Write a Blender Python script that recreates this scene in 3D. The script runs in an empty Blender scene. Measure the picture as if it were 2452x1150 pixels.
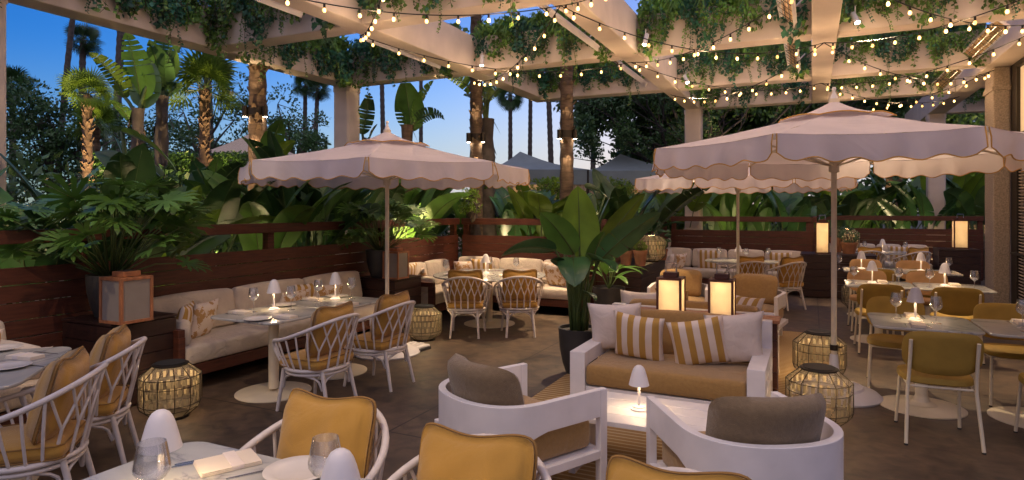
import bpy, math, random
from math import sin, cos, pi, radians
from mathutils import Vector, Matrix, noise

C = bpy.context
SC = C.scene
COL = SC.collection
random.seed(7)

# ---------------------------------------------------------------- camera
F = 1511.0                 # focal length in pixels of the 2452 px wide photograph
EYE = 1.72
cam_d = bpy.data.cameras.new('camera')
cam = bpy.data.objects.new('camera', cam_d)
COL.objects.link(cam)
cam.location = (0, 0, EYE)
cam.rotation_euler = (radians(90), 0, 0)
cam_d.sensor_width = 36
cam_d.lens = 36 * F / 2452
cam_d.shift_y = -75 / 2452
cam_d.clip_start = 0.05
cam_d.clip_end = 600
SC.camera = cam

# ---------------------------------------------------------------- sky, sun, exposure
SUN_EL, SUN_AZ = radians(1.4), radians(16)      # dusk: the glow lies ahead, right of the middle
world = bpy.data.worlds.new('World')
SC.world = world
world.use_nodes = True
wn = world.node_tree
for n_ in list(wn.nodes):
    wn.nodes.remove(n_)
sky = wn.nodes.new('ShaderNodeTexSky')
sky.sky_type = 'NISHITA'
sky.sun_disc = False
sky.sun_elevation = SUN_EL
sky.sun_rotation = SUN_AZ
sky.altitude = 0
sky.air_density = 1.0
sky.dust_density = 0.3
sky.ozone_density = 4.0
bg = wn.nodes.new('ShaderNodeBackground')
bg.inputs['Strength'].default_value = 0.15
wo = wn.nodes.new('ShaderNodeOutputWorld')
# dusk tint ahead; pink and violet behind and overhead is added as fill light
def wnode(t, **k):
    n = wn.nodes.new(t)
    for a, v in k.items(): setattr(n, a, v)
    return n
tint = wnode('ShaderNodeMix', data_type='RGBA', blend_type='MULTIPLY'); tint.inputs[0].default_value = 1
tint.inputs[7].default_value = (0.9, 0.82, 0.98, 1)
wn.links.new(sky.outputs[0], tint.inputs[6])
wtc = wnode('ShaderNodeTexCoord'); wsp = wnode('ShaderNodeSeparateXYZ'); wn.links.new(wtc.outputs['Generated'], wsp.inputs[0])
wmr = wnode('ShaderNodeMapRange', interpolation_type='SMOOTHSTEP')
wmr.inputs[1].default_value = 0.55; wmr.inputs[2].default_value = -0.25
wn.links.new(wsp.outputs[1], wmr.inputs[0])
wmx = wnode('ShaderNodeMix', data_type='RGBA')
wzz = wnode('ShaderNodeMapRange', interpolation_type='SMOOTHSTEP'); wzz.inputs[1].default_value = 0.0; wzz.inputs[2].default_value = 0.75; wzz.inputs[3].default_value = 0.5; wzz.inputs[4].default_value = 1.75
wn.links.new(wsp.outputs[2], wzz.inputs[0])
wbk = wnode('ShaderNodeVectorMath', operation='SCALE'); wbk.inputs[0].default_value = (0.74, 0.67, 0.86)
wn.links.new(wzz.outputs[0], wbk.inputs['Scale']); wn.links.new(wbk.outputs[0], wmx.inputs[7])
whz = wnode('ShaderNodeMapRange', interpolation_type='SMOOTHSTEP'); whz.inputs[1].default_value = 0.24; whz.inputs[2].default_value = 0.0
whz.inputs[4].default_value = 0.92
wn.links.new(wsp.outputs[2], whz.inputs[0])
wxr = wnode('ShaderNodeMapRange', interpolation_type='SMOOTHSTEP'); wxr.inputs[1].default_value = -0.68; wxr.inputs[2].default_value = 0.05
wn.links.new(wsp.outputs[0], wxr.inputs[0])
wtl = wnode('ShaderNodeMix', data_type='RGBA'); wtl.inputs[6].default_value = (0.24, 0.60, 0.98, 1); wtl.inputs[7].default_value = (0.9, 0.82, 0.96, 1)
wn.links.new(wxr.outputs[0], wtl.inputs[0]); wn.links.new(wtl.outputs[2], tint.inputs[7])
whf = wnode('ShaderNodeMath', operation='MULTIPLY'); wxr2 = wnode('ShaderNodeMapRange'); wxr2.inputs[1].default_value = -0.7; wxr2.inputs[2].default_value = 0.0; wxr2.inputs[3].default_value = 0.35
wn.links.new(wsp.outputs[0], wxr2.inputs[0]); wn.links.new(wxr2.outputs[0], whf.inputs[0]); wn.links.new(whz.outputs[0], whf.inputs[1])
whm = wnode('ShaderNodeMix', data_type='RGBA'); whm.inputs[7].default_value = (0.80, 0.96, 1.12, 1)
wn.links.new(whf.outputs[0], whm.inputs[0]); wn.links.new(tint.outputs[2], whm.inputs[6])
wn.links.new(wmr.outputs[0], wmx.inputs[0]); wn.links.new(whm.outputs[2], wmx.inputs[6])
wn.links.new(wmx.outputs[2], bg.inputs[0])
wn.links.new(bg.outputs[0], wo.inputs[0])

sun_d = bpy.data.lights.new('sun', 'SUN')
sun_d.energy = 0.06
sun_d.angle = radians(25)
sun_d.color = (1.0, 0.72, 0.66)
sun = bpy.data.objects.new('sun', sun_d)
COL.objects.link(sun)
sdir = Vector((sin(SUN_AZ) * cos(radians(12)), cos(SUN_AZ) * cos(radians(12)), sin(radians(12))))
sun.rotation_euler = sdir.to_track_quat('Z', 'Y').to_euler()

SC.view_settings.view_transform = 'Standard'
SC.view_settings.look = 'None'
SC.view_settings.exposure = 2.1
SC.view_settings.gamma = 1.0
SC.cycles.use_denoising = True
SC.cycles.max_bounces = 8
SC.cycles.transparent_max_bounces = 16
SC.cycles.sample_clamp_indirect = 4.0
SC.cycles.caustics_reflective = False
SC.cycles.caustics_refractive = False

# ---------------------------------------------------------------- the place's own axes
TH = radians(25.4)
SA, CA = sin(TH), cos(TH)
ROT = -TH                      # local +y runs along A (away), local +x along B (right)
def AB(a, b, z=0.0):
    return Vector((a * SA + b * CA, a * CA - b * SA, z))
def toab(p):
    return (p[0] * SA + p[1] * CA, p[0] * CA - p[1] * SA)
def W(px, py, d):
    return Vector(((px - 1226) / F * d, d, EYE - (py - 500) / F * d))
def ON(px, py, z):             # the point of height z seen at a pixel of the photograph
    d = (EYE - z) * F / (py - 500)
    return Vector(((px - 1226) / F * d, d, z))

# ---------------------------------------------------------------- mesh helpers
class MB:
    def __init__(s):
        s.v = []; s.f = []; s.m = []; s.cur = 0
    def add(s, vs, fs):
        o = len(s.v)
        s.v.extend([tuple(p) for p in vs])
        for f in fs:
            s.f.append(tuple(i + o for i in f)); s.m.append(s.cur)
    def box(s, c, size, rz=0.0, mtx=None):
        x, y, z = size[0] / 2, size[1] / 2, size[2] / 2
        vs = [Vector((i * x, j * y, k * z)) for i in (-1, 1) for j in (-1, 1) for k in (-1, 1)]
        if rz:
            R = Matrix.Rotation(rz, 3, 'Z'); vs = [R @ v for v in vs]
        if mtx is not None:
            vs = [mtx @ v for v in vs]
        c = Vector(c)
        s.add([v + c for v in vs], [(0, 1, 3, 2), (4, 6, 7, 5), (0, 4, 5, 1), (2, 3, 7, 6), (0, 2, 6, 4), (1, 5, 7, 3)])
    def b2(s, x0, x1, y0, y1, z0, z1):
        s.box(((x0 + x1) / 2, (y0 + y1) / 2, (z0 + z1) / 2), (x1 - x0, y1 - y0, z1 - z0))
    def tube(s, pts, r, n=8, closed=False, cap=True):
        pts = [Vector(p) for p in pts]
        N = len(pts)
        if not hasattr(r, '__len__'):
            r = [r] * N
        up = Vector((0, 0, 1)); vs = []; nrm = None
        for i, p in enumerate(pts):
            if closed:
                t = (pts[(i + 1) % N] - pts[i - 1])
            else:
                t = pts[min(i + 1, N - 1)] - pts[max(i - 1, 0)]
            if t.length < 1e-9:
                t = Vector((0, 0, 1))
            t.normalize()
            if nrm is None:
                nrm = t.cross(up)
                if nrm.length < 1e-3:
                    nrm = Vector((1, 0, 0))
                nrm = (nrm - t * nrm.dot(t)).normalized()
            else:
                nrm = nrm - t * nrm.dot(t)
                nrm = nrm.normalized() if nrm.length > 1e-6 else t.orthogonal().normalized()
            bi = t.cross(nrm)
            for k in range(n):
                a = 2 * pi * k / n
                vs.append(p + (nrm * cos(a) + bi * sin(a)) * r[i])
        fs = []
        M = N if closed else N - 1
        for i in range(M):
            j = (i + 1) % N
            for k in range(n):
                l = (k + 1) % n
                fs.append((i * n + k, i * n + l, j * n + l, j * n + k))
        if cap and not closed:
            fs.append(tuple(range(n - 1, -1, -1)))
            fs.append(tuple((N - 1) * n + k for k in range(n)))
        s.add(vs, fs)
    def lathe(s, prof, n=24, c=(0, 0, 0), ph=0.0):
        vs = []; fs = []
        for (r, z) in prof:
            for k in range(n):
                a = 2 * pi * k / n + ph
                vs.append((c[0] + r * cos(a), c[1] + r * sin(a), c[2] + z))
        for i in range(len(prof) - 1):
            for k in range(n):
                l = (k + 1) % n
                fs.append((i * n + k, i * n + l, (i + 1) * n + l, (i + 1) * n + k))
        s.add(vs, fs)
    def disc(s, r, z, n=24, c=(0, 0), flip=False, ph=0.0):
        vs = [(c[0] + r * cos(2 * pi * k / n + ph), c[1] + r * sin(2 * pi * k / n + ph), z) for k in range(n)]
        s.add(vs, [tuple(range(n - 1, -1, -1)) if flip else tuple(range(n))])
    def prism(s, out, z0, z1):
        n = len(out)
        vs = [(x, y, z0) for x, y in out] + [(x, y, z1) for x, y in out]
        fs = [tuple(range(n - 1, -1, -1)), tuple(range(n, 2 * n))]
        fs += [(k, (k + 1) % n, n + (k + 1) % n, n + k) for k in range(n)]
        s.add(vs, fs)
    def rbox(s, c, size, r=0.03, seg=6, crown=0.0, mtx=None, wob=0.0):
        # rounded, slightly puffed box (cushions)
        hx, hy, hz = size[0] / 2, size[1] / 2, size[2] / 2
        r = min(r, hx, hy, hz)
        def mp(p):
            q = Vector((max(-hx + r, min(hx - r, p.x)), max(-hy + r, min(hy - r, p.y)), max(-hz + r, min(hz - r, p.z))))
            d = p - q
            if d.length > 1e-9:
                d = d.normalized() * r
            o = q + d
            u, v, w = o.x / hx, o.y / hy, o.z / hz
            if crown:
                o.z += (crown if w > 0 else -crown * 0.3) * abs(w) * (1 - u * u) * (1 - v * v)
                o.x += crown * 0.35 * u * (1 - v * v) * (1 - w * w)
                o.y += crown * 0.35 * v * (1 - u * u) * (1 - w * w)
            if wob:
                nn = noise.noise(o * 9 + Vector(c)) * wob
                o += d * (nn / r) if d.length > 1e-9 else Vector((0, 0, nn))
            return o
        def ticks(h):
            t = [-h, -h + r * 0.35, -h + r]
            m = max(2, int((h - r) * 2 / 0.07)); m = min(m, 12)
            t += [-h + r + (2 * h - 2 * r) * k / m for k in range(1, m)]
            t += [h - r, h - r * 0.35, h]
            return t
        T = (ticks(hx), ticks(hy), ticks(hz))
        H = (hx, hy, hz)
        c = Vector(c)
        for ax in range(3):
            i, j = (ax + 1) % 3, (ax + 2) % 3
            for sg in (-1, 1):
                vs = []
                for a in T[i]:
                    for b in T[j]:
                        p = [0, 0, 0]; p[ax] = sg * H[ax]; p[i] = a; p[j] = b
                        o = mp(Vector(p))
                        if mtx is not None:
                            o = mtx @ o
                        vs.append(o + c)
                n, m = len(T[i]), len(T[j])
                fs = []
                for x in range(n - 1):
                    for y in range(m - 1):
                        q = (x * m + y, (x + 1) * m + y, (x + 1) * m + y + 1, x * m + y + 1)
                        fs.append(q if sg > 0 else q[::-1])
                s.add(vs, fs)
    def pillow(s, w, h, t, mtx, seed=0, n=16):
        # knife edge throw pillow in the local xz plane, thickness along y
        for sg in (-1, 1):
            vs = []
            for i in range(n + 1):
                for j in range(n + 1):
                    u = -1 + 2 * i / n; v = -1 + 2 * j / n
                    x = w / 2 * u * (1 - 0.09 * (1 - v * v) * abs(u))
                    z = h / 2 * v * (1 - 0.09 * (1 - u * u) * abs(v))
                    y = sg * t / 2 * (max(0, 1 - u * u) * max(0, 1 - v * v)) ** 0.42
                    y += sg * 0.007 * noise.noise(Vector((u * 3 + seed, v * 3, seed * 1.7))) * (1 - abs(u) ** 6) * (1 - abs(v) ** 6)
                    vs.append(mtx @ Vector((x, y, z)))
            fs = []
            for i in range(n):
                for j in range(n):
                    q = (i * (n + 1) + j, (i + 1) * (n + 1) + j, (i + 1) * (n + 1) + j + 1, i * (n + 1) + j + 1)
                    fs.append(q if sg < 0 else q[::-1])
            s.add(vs, fs)
    def mesh(s, name, mats, smooth=None, weld=False):
        me = bpy.data.meshes.new(name)
        me.from_pydata(s.v, [], s.f)
        for m in (mats if isinstance(mats, (list, tuple)) else [mats]):
            me.materials.append(m)
        if any(s.m):
            me.polygons.foreach_set('material_index', s.m)
        if weld:
            import bmesh
            b = bmesh.new(); b.from_mesh(me)
            bmesh.ops.remove_doubles(b, verts=b.verts, dist=1e-5)
            b.to_mesh(me); b.free()
        me.update()
        if smooth:
            me.polygons.foreach_set('use_smooth', [True] * len(me.polygons))
            if smooth is not True:
                me.set_sharp_from_angle(angle=radians(smooth))
        return me
    def build(s, name, mats, parent=None, smooth=None, weld=False, bevel=0.0):
        o = bpy.data.objects.new(name, s.mesh(name, mats, smooth, weld))
        COL.objects.link(o)
        if parent is not None:
            o.parent = parent
        if bevel:
            m = o.modifiers.new('bevel', 'BEVEL'); m.width = bevel; m.segments = 2; m.limit_method = 'ANGLE'
        return o

def tag(o, label=None, cat=None, group=None, kind=None):
    if label: o['label'] = label
    if cat: o['category'] = cat
    if group: o['group'] = group
    if kind: o['kind'] = kind
    return o
def thing(name, label, cat, loc=(0, 0, 0), rz=0.0, group=None):
    o = bpy.data.objects.new(name, None)
    o.empty_display_size = 0.1
    COL.objects.link(o)
    o.location = loc; o.rotation_euler = (0, 0, rz)
    return tag(o, label, cat, group)
def kids(o):
    return [c for c in COL.objects if c.parent == o]
def dup(root, loc, rz, label=None, scale=None):
    def cp(o, par):
        c = o.copy(); COL.objects.link(c)
        if par is not None: c.parent = par
        for k in CH.get(o.name, []):
            cp(bpy.data.objects[k], c)
        return c
    if root.name not in CACHED:
        def walk(o):
            CH[o.name] = [k.name for k in o.children]
            for k in o.children: walk(k)
        walk(root); CACHED.add(root.name)
    r = cp(root, None)
    r.location = loc; r.rotation_euler = (0, 0, rz)
    if label: r['label'] = label
    if scale is not None: r.scale = scale if hasattr(scale, '__len__') else (scale,) * 3
    return r
CH = {}; CACHED = set()
class Proto:
    """first use moves the prototype itself, later uses copy it"""
    def __init__(s, root): s.r = root; s.used = False
    def put(s, loc, rz, label, scale=None, group=None):
        if not s.used:
            s.used = True
            s.r.location = loc; s.r.rotation_euler = (0, 0, rz); s.r['label'] = label
            o = s.r
            if scale is not None: o.scale = scale if hasattr(scale, '__len__') else (scale,) * 3
        else:
            o = dup(s.r, loc, rz, label, scale if scale is not None else 1.0)
        if group: o['group'] = group
        return o

# ---------------------------------------------------------------- materials
MATS = {}
def mat(name, col, rough=0.6, metal=0.0, var=0.15, vscale=6.0, bump=0.0, bscale=60.0, emit=None, estr=0.0,
        transl=0.0, spec=0.5, coord='Object', stretch=None, sheen=0.0, objvar=0.0, wr=0.0, wrs=7.0):
    m = bpy.data.materials.new(name); m.use_nodes = True
    nt = m.node_tree; P = nt.nodes['Principled BSDF']; L = nt.links
    P.inputs['Roughness'].default_value = rough
    P.inputs['Metallic'].default_value = metal
    P.inputs['Specular IOR Level'].default_value = spec
    if sheen:
        P.inputs['Sheen Weight'].default_value = sheen
    tc = nt.nodes.new('ShaderNodeTexCoord'); mp = nt.nodes.new('ShaderNodeMapping')
    L.new(tc.outputs[coord], mp.inputs[0])
    if stretch: mp.inputs['Scale'].default_value = stretch
    nz = nt.nodes.new('ShaderNodeTexNoise'); nz.inputs['Scale'].default_value = vscale; nz.inputs['Detail'].default_value = 5
    L.new(mp.outputs[0], nz.inputs['Vector'])
    mr = nt.nodes.new('ShaderNodeMapRange'); mr.inputs[1].default_value = 0.3; mr.inputs[2].default_value = 0.7
    mr.inputs[3].default_value = 1 - var; mr.inputs[4].default_value = 1 + var
    L.new(nz.outputs['Fac'], mr.inputs[0])
    mx = nt.nodes.new('ShaderNodeVectorMath'); mx.operation = 'SCALE'
    mx.inputs[0].default_value = col[:3]
    L.new(mr.outputs[0], mx.inputs['Scale'])
    out = mx.outputs[0]
    if objvar:
        oi = nt.nodes.new('ShaderNodeObjectInfo'); m2 = nt.nodes.new('ShaderNodeMapRange')
        m2.inputs[3].default_value = 1 - objvar; m2.inputs[4].default_value = 1 + objvar
        L.new(oi.outputs['Random'], m2.inputs[0])
        x2 = nt.nodes.new('ShaderNodeVectorMath'); x2.operation = 'SCALE'
        L.new(out, x2.inputs[0]); L.new(m2.outputs[0], x2.inputs['Scale']); out = x2.outputs[0]
    L.new(out, P.inputs['Base Color'])
    if bump:
        bn = nt.nodes.new('ShaderNodeTexNoise'); bn.inputs['Scale'].default_value = bscale; bn.inputs['Detail'].default_value = 4
        L.new(mp.outputs[0], bn.inputs['Vector'])
        bp = nt.nodes.new('ShaderNodeBump'); bp.inputs['Strength'].default_value = bump; bp.inputs['Distance'].default_value = 0.01
        L.new(bn.outputs['Fac'], bp.inputs['Height']); L.new(bp.outputs[0], P.inputs['Normal'])
        if wr:
            w1 = nt.nodes.new('ShaderNodeTexNoise'); w1.inputs['Scale'].default_value = wrs; w1.inputs['Detail'].default_value = 3; w1.inputs['Distortion'].default_value = 1.4
            L.new(mp.outputs[0], w1.inputs['Vector'])
            b2 = nt.nodes.new('ShaderNodeBump'); b2.inputs['Strength'].default_value = wr; b2.inputs['Distance'].default_value = 0.05
            L.new(w1.outputs['Fac'], b2.inputs['Height']); L.new(b2.outputs[0], bp.inputs['Normal'])
    if emit:
        P.inputs['Emission Color'].default_value = (*emit, 1); P.inputs['Emission Strength'].default_value = estr
    if transl:
        tr = nt.nodes.new('ShaderNodeBsdfTranslucent'); L.new(out, tr.inputs['Color'])
        ms = nt.nodes.new('ShaderNodeMixShader'); ms.inputs[0].default_value = transl
        L.new(P.outputs[0], ms.inputs[1]); L.new(tr.outputs[0], ms.inputs[2])
        L.new(ms.outputs[0], nt.nodes['Material Output'].inputs['Surface'])
    MATS[name] = m
    return m
def N_(m, t): return m.node_tree.nodes.new(t)

M_stucco = mat('cream_stucco', (0.62, 0.53, 0.47), 0.85, var=0.10, vscale=2.5, bump=0.25, bscale=90, coord='Object')
M_wood = mat('stained_redwood', (0.088, 0.024, 0.012), 0.55, var=0.35, vscale=5, bump=0.2, bscale=30, stretch=(1, 1, 9))
M_teak = mat('teak_frame', (0.36, 0.145, 0.065), 0.5, var=0.3, vscale=7, stretch=(3, 3, 1))
M_dwood = mat('dark_cabinet_wood', (0.034, 0.013, 0.009), 0.5, var=0.35, vscale=5, bump=0.15, stretch=(1, 1, 8))
M_white = mat('white_painted_metal', (0.74, 0.715, 0.74), 0.45, var=0.07, vscale=5, bump=0.10, bscale=14, stretch=(1, 1, 1))
M_rattan = mat('white_lacquered_rattan', (0.66, 0.60, 0.56), 0.42, var=0.10, vscale=20)
M_gold = mat('ochre_linen', (0.50, 0.27, 0.045), 0.9, var=0.07, vscale=5, bump=0.35, bscale=400, sheen=0.3, objvar=0.08, wr=0.22, wrs=5)
M_piping = mat('ochre_piping', (0.27, 0.145, 0.04), 0.9)
M_taupe = mat('ochre_seat_linen', (0.34, 0.20, 0.065), 0.9, var=0.08, vscale=40, bump=0.4, bscale=300, sheen=0.3, wr=0.2)
M_brown = mat('taupe_linen', (0.185, 0.130, 0.075), 0.92, var=0.10, vscale=45, bump=0.45, bscale=260, sheen=0.3, wr=0.2)
M_cream = mat('cream_bench_fabric', (0.60, 0.51, 0.42), 0.9, var=0.08, vscale=8, bump=0.3, bscale=300, sheen=0.2, wr=0.35)
M_offwhite = mat('off_white_cotton', (0.72, 0.63, 0.58), 0.9, var=0.06, vscale=7, bump=0.3, bscale=260, sheen=0.2, wr=0.25)
M_olive = mat('olive_ochre_upholstery', (0.34, 0.215, 0.035), 0.75, var=0.1, vscale=10, bump=0.2, bscale=300, objvar=0.05)
M_orange = mat('tan_upholstery', (0.42, 0.24, 0.10), 0.75, var=0.1, vscale=10, bump=0.2, bscale=300)
M_legs = mat('cream_metal_legs', (0.70, 0.62, 0.48), 0.4, var=0.05)
M_black = mat('black_rubber', (0.02, 0.02, 0.022), 0.6)
M_pot = mat('charcoal_planter', (0.045, 0.044, 0.042), 0.5, var=0.2, bump=0.1)
M_terra = mat('terracotta', (0.33, 0.15, 0.075), 0.85, var=0.2, vscale=8, bump=0.2)
M_soil = mat('soil', (0.05, 0.032, 0.02), 1.0, var=0.5, vscale=40, bump=1.0, bscale=60)
M_leaf = mat('glossy_green_leaf', (0.085, 0.19, 0.032), 0.38, var=0.45, vscale=2.5, transl=0.22, objvar=0.2)
M_leafy = mat('yellow_green_leaf', (0.14, 0.24, 0.025), 0.42, var=0.4, vscale=2.5, transl=0.25, objvar=0.2)
M_leafd = mat('dark_green_leaf', (0.045, 0.105, 0.030), 0.45, var=0.5, vscale=2.0, transl=0.12, objvar=0.25)
M_leafb = mat('blue_green_leaf', (0.055, 0.145, 0.050), 0.28, var=0.4, vscale=2.5, transl=0.12, objvar=0.2)
M_vine = mat('vine_leaf', (0.14, 0.27, 0.055), 0.5, var=0.6, vscale=5, transl=0.15, objvar=0.2)
M_vineb = mat('blue_green_vine_leaf', (0.045, 0.16, 0.09), 0.5, var=0.6, vscale=5, transl=0.12, objvar=0.2)
M_stem = mat('green_stem', (0.075, 0.12, 0.03), 0.5, var=0.3)
M_twig = mat('twig', (0.08, 0.06, 0.035), 0.8)
M_bark = mat('palm_bark', (0.13, 0.085, 0.055), 0.9, var=0.5, vscale=5, bump=0.9, bscale=16, stretch=(1, 1, 4))
M_limb = mat('dark_limb_bark', (0.040, 0.034, 0.036), 0.9, var=0.4, vscale=6, bump=0.6, bscale=20)
M_barkd = mat('grey_bark', (0.085, 0.07, 0.062), 0.9, var=0.4, vscale=6, bump=0.6, bscale=20)
M_canvas = mat('blush_white_canvas', (0.77, 0.70, 0.73), 0.85, var=0.05, vscale=3, bump=0.12, bscale=200, transl=0.28, wr=0.35, wrs=2.2)
M_trim = mat('mustard_trim', (0.60, 0.34, 0.085), 0.8)
M_dark = mat('dark_bronze_metal', (0.035, 0.028, 0.022), 0.45, metal=0.6)
M_tent = mat('grey_tent_canvas', (0.19, 0.235, 0.245), 0.9, var=0.08, vscale=3)
M_tentw = mat('beige_tent_curtain', (0.50, 0.40, 0.30), 0.9, var=0.2, vscale=6, stretch=(6, 6, 1))
M_blk = mat('black_cable', (0.012, 0.012, 0.012), 0.6)
M_chrome = mat('brushed_steel', (0.55, 0.55, 0.57), 0.22, metal=1.0)
M_napkin = mat('cream_linen_napkin', (0.68, 0.60, 0.50), 0.9, var=0.05)
M_plate = mat('glazed_stoneware', (0.66, 0.62, 0.58), 0.25, var=0.06)
M_glow = mat('lamp_glow', (0.9, 0.7, 0.4), emit=(1.0, 0.66, 0.27), estr=4.0)
M_led = mat('led_disc', (0.9, 0.8, 0.5), emit=(1.0, 0.62, 0.25), estr=22.0)
M_bulbb = mat('bright_bulb', (0.9, 0.7, 0.4), emit=(1.0, 0.55, 0.16), estr=2.6)
M_bulbd = mat('dim_bulb', (0.9, 0.7, 0.4), emit=(1.0, 0.46, 0.10), estr=0.75)
M_bulb = mat('frosted_bulb', (0.9, 0.7, 0.4), emit=(1.0, 0.52, 0.13), estr=1.6)
M_ltn = mat('lit_lantern_panel', (0.78, 0.72, 0.60), rough=0.7, var=0.08, emit=(1.0, 0.56, 0.2), estr=0.05, transl=0.65)
M_ltno = mat('unlit_lantern_panel', (0.27, 0.235, 0.205), rough=0.7, var=0.05, vscale=9)
M_spot = mat('spotlight_lens', (0.9, 0.8, 0.7), emit=(1.0, 0.80, 0.55), estr=20.0)
M_win = mat('lit_window', (0.4, 0.3, 0.2), emit=(1.0, 0.62, 0.30), estr=0.14, var=0.3, vscale=1.5)
M_heat = mat('heater_reflector', (0.62, 0.40, 0.20), 0.3, metal=1.0)
M_pane = mat('dark_glass', (0.03, 0.03, 0.03), 0.08)
M_blind = mat('pale_louvre_shutter', (0.50, 0.40, 0.30), 0.6)
M_cord = mat('grey_beige_cord', (0.15, 0.125, 0.095), 0.6, var=0.2, transl=0.12)
M_strand = mat('woven_cord', (0.36, 0.30, 0.20), 0.6, var=0.15, transl=0.18)

def glass_mat():
    m = bpy.data.materials.new('clear_glass'); m.use_nodes = True
    nt = m.node_tree; L = nt.links
    nt.nodes.remove(nt.nodes['Principled BSDF'])
    t = nt.nodes.new('ShaderNodeBsdfTransparent'); g = nt.nodes.new('ShaderNodeBsdfGlossy')
    t.inputs['Color'].default_value = (0.96, 0.96, 0.97, 1)
    g.inputs['Roughness'].default_value = 0.03
    lw = nt.nodes.new('ShaderNodeLayerWeight'); lw.inputs['Blend'].default_value = 0.32
    mr = nt.nodes.new('ShaderNodeMapRange'); mr.inputs[3].default_value = 0.11; mr.inputs[4].default_value = 0.95
    L.new(lw.outputs['Facing'], mr.inputs[0])
    ms = nt.nodes.new('ShaderNodeMixShader'); L.new(mr.outputs[0], ms.inputs[0])
    L.new(t.outputs[0], ms.inputs[1]); L.new(g.outputs[0], ms.inputs[2])
    df = nt.nodes.new('ShaderNodeBsdfDiffuse'); df.inputs['Color'].default_value = (1, .97, .92, 1)
    m3 = nt.nodes.new('ShaderNodeMixShader'); m3.inputs[0].default_value = 0.025
    L.new(ms.outputs[0], m3.inputs[1]); L.new(df.outputs[0], m3.inputs[2])
    L.new(m3.outputs[0], nt.nodes['Material Output'].inputs['Surface'])
    return m
M_glass = glass_mat()

def marble():
    m = mat('white_marble', (0.62, 0.60, 0.56), 0.16, var=0.06, vscale=3)
    nt = m.node_tree; L = nt.links; P = nt.nodes['Principled BSDF']
    tc = nt.nodes.new('ShaderNodeTexCoord')
    n1 = nt.nodes.new('ShaderNodeTexNoise'); n1.inputs['Scale'].default_value = 1.1; n1.inputs['Detail'].default_value = 9
    n1.inputs['Roughness'].default_value = 0.6; n1.inputs['Distortion'].default_value = 1.3
    L.new(tc.outputs['Object'], n1.inputs['Vector'])
    mt = nt.nodes.new('ShaderNodeMath'); mt.operation = 'SUBTRACT'; mt.inputs[1].default_value = 0.5
    L.new(n1.outputs['Fac'], mt.inputs[0])
    ab = nt.nodes.new('ShaderNodeMath'); ab.operation = 'ABSOLUTE'; L.new(mt.outputs[0], ab.inputs[0])
    cr = nt.nodes.new('ShaderNodeValToRGB')
    cr.color_ramp.elements[0].position = 0.0; cr.color_ramp.elements[0].color = (0.24, 0.24, 0.26, 1)
    cr.color_ramp.elements[1].position = 0.03; cr.color_ramp.elements[1].color = (0.42, 0.42, 0.40, 1)
    e = cr.color_ramp.elements.new(0.007); e.color = (0.32, 0.32, 0.33, 1)
    e = cr.color_ramp.elements.new(0.2); e.color = (0.50, 0.49, 0.46, 1)
    L.new(ab.outputs[0], cr.inputs[0]); L.new(cr.outputs[0], P.inputs['Base Color'])
    return m
M_marble = marble()

def stripe(name, c1, c2, freq, axis=0, edge=0.5):
    m = mat(name, c1, 0.9, var=0.05, bump=0.3, bscale=260)
    nt = m.node_tree; L = nt.links; P = nt.nodes['Principled BSDF']
    tc = nt.nodes.new('ShaderNodeTexCoord'); sp = nt.nodes.new('ShaderNodeSeparateXYZ'); L.new(tc.outputs['Object'], sp.inputs[0])
    a = nt.nodes.new('ShaderNodeMath'); a.operation = 'MULTIPLY'; a.inputs[1].default_value = freq
    b = nt.nodes.new('ShaderNodeMath'); b.operation = 'FRACT'
    g = nt.nodes.new('ShaderNodeMath'); g.operation = 'GREATER_THAN'; g.inputs[1].default_value = edge
    o = nt.nodes.new('ShaderNodeMath'); o.operation = 'ADD'; o.inputs[1].default_value = 100.25
    L.new(sp.outputs[axis], a.inputs[0]); L.new(a.outputs[0], o.inputs[0]); L.new(o.outputs[0], b.inputs[0]); L.new(b.outputs[0], g.inputs[0])
    mx = nt.nodes.new('ShaderNodeMix'); mx.data_type = 'RGBA'
    mx.inputs[6].default_value = (*c1, 1); mx.inputs[7].default_value = (*c2, 1)
    L.new(g.outputs[0], mx.inputs[0]); L.new(mx.outputs[2], P.inputs['Base Color'])
    return m
M_stripe = stripe('ochre_and_white_stripe', (0.72, 0.62, 0.56), (0.46, 0.27, 0.065), 9.5)
def print_mat():
    m = mat('leaf_print_cotton', (0.6, 0.5, 0.4), 0.9)
    nt = m.node_tree; L = nt.links; P = nt.nodes['Principled BSDF']
    tc = nt.nodes.new('ShaderNodeTexCoord'); v = nt.nodes.new('ShaderNodeTexVoronoi'); v.inputs['Scale'].default_value = 13
    v.feature = 'SMOOTH_F1'
    nz = nt.nodes.new('ShaderNodeTexNoise'); nz.inputs['Scale'].default_value = 18; nz.inputs['Distortion'].default_value = 2
    L.new(tc.outputs['Object'], v.inputs['Vector']); L.new(tc.outputs['Object'], nz.inputs['Vector'])
    s = nt.nodes.new('ShaderNodeMath'); s.operation = 'ADD'; L.new(v.outputs['Distance'], s.inputs[0]); L.new(nz.outputs['Fac'], s.inputs[1])
    g = nt.nodes.new('ShaderNodeMath'); g.operation = 'GREATER_THAN'; g.inputs[1].default_value = 0.86
    L.new(s.outputs[0], g.inputs[0])
    mx = nt.nodes.new('ShaderNodeMix'); mx.data_type = 'RGBA'
    mx.inputs[6].default_value = (0.46, 0.27, 0.11, 1); mx.inputs[7].default_value = (0.70, 0.60, 0.53, 1)
    L.new(g.outputs[0], mx.inputs[0]); L.new(mx.outputs[2], P.inputs['Base Color'])
    return m
M_print = print_mat()

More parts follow.
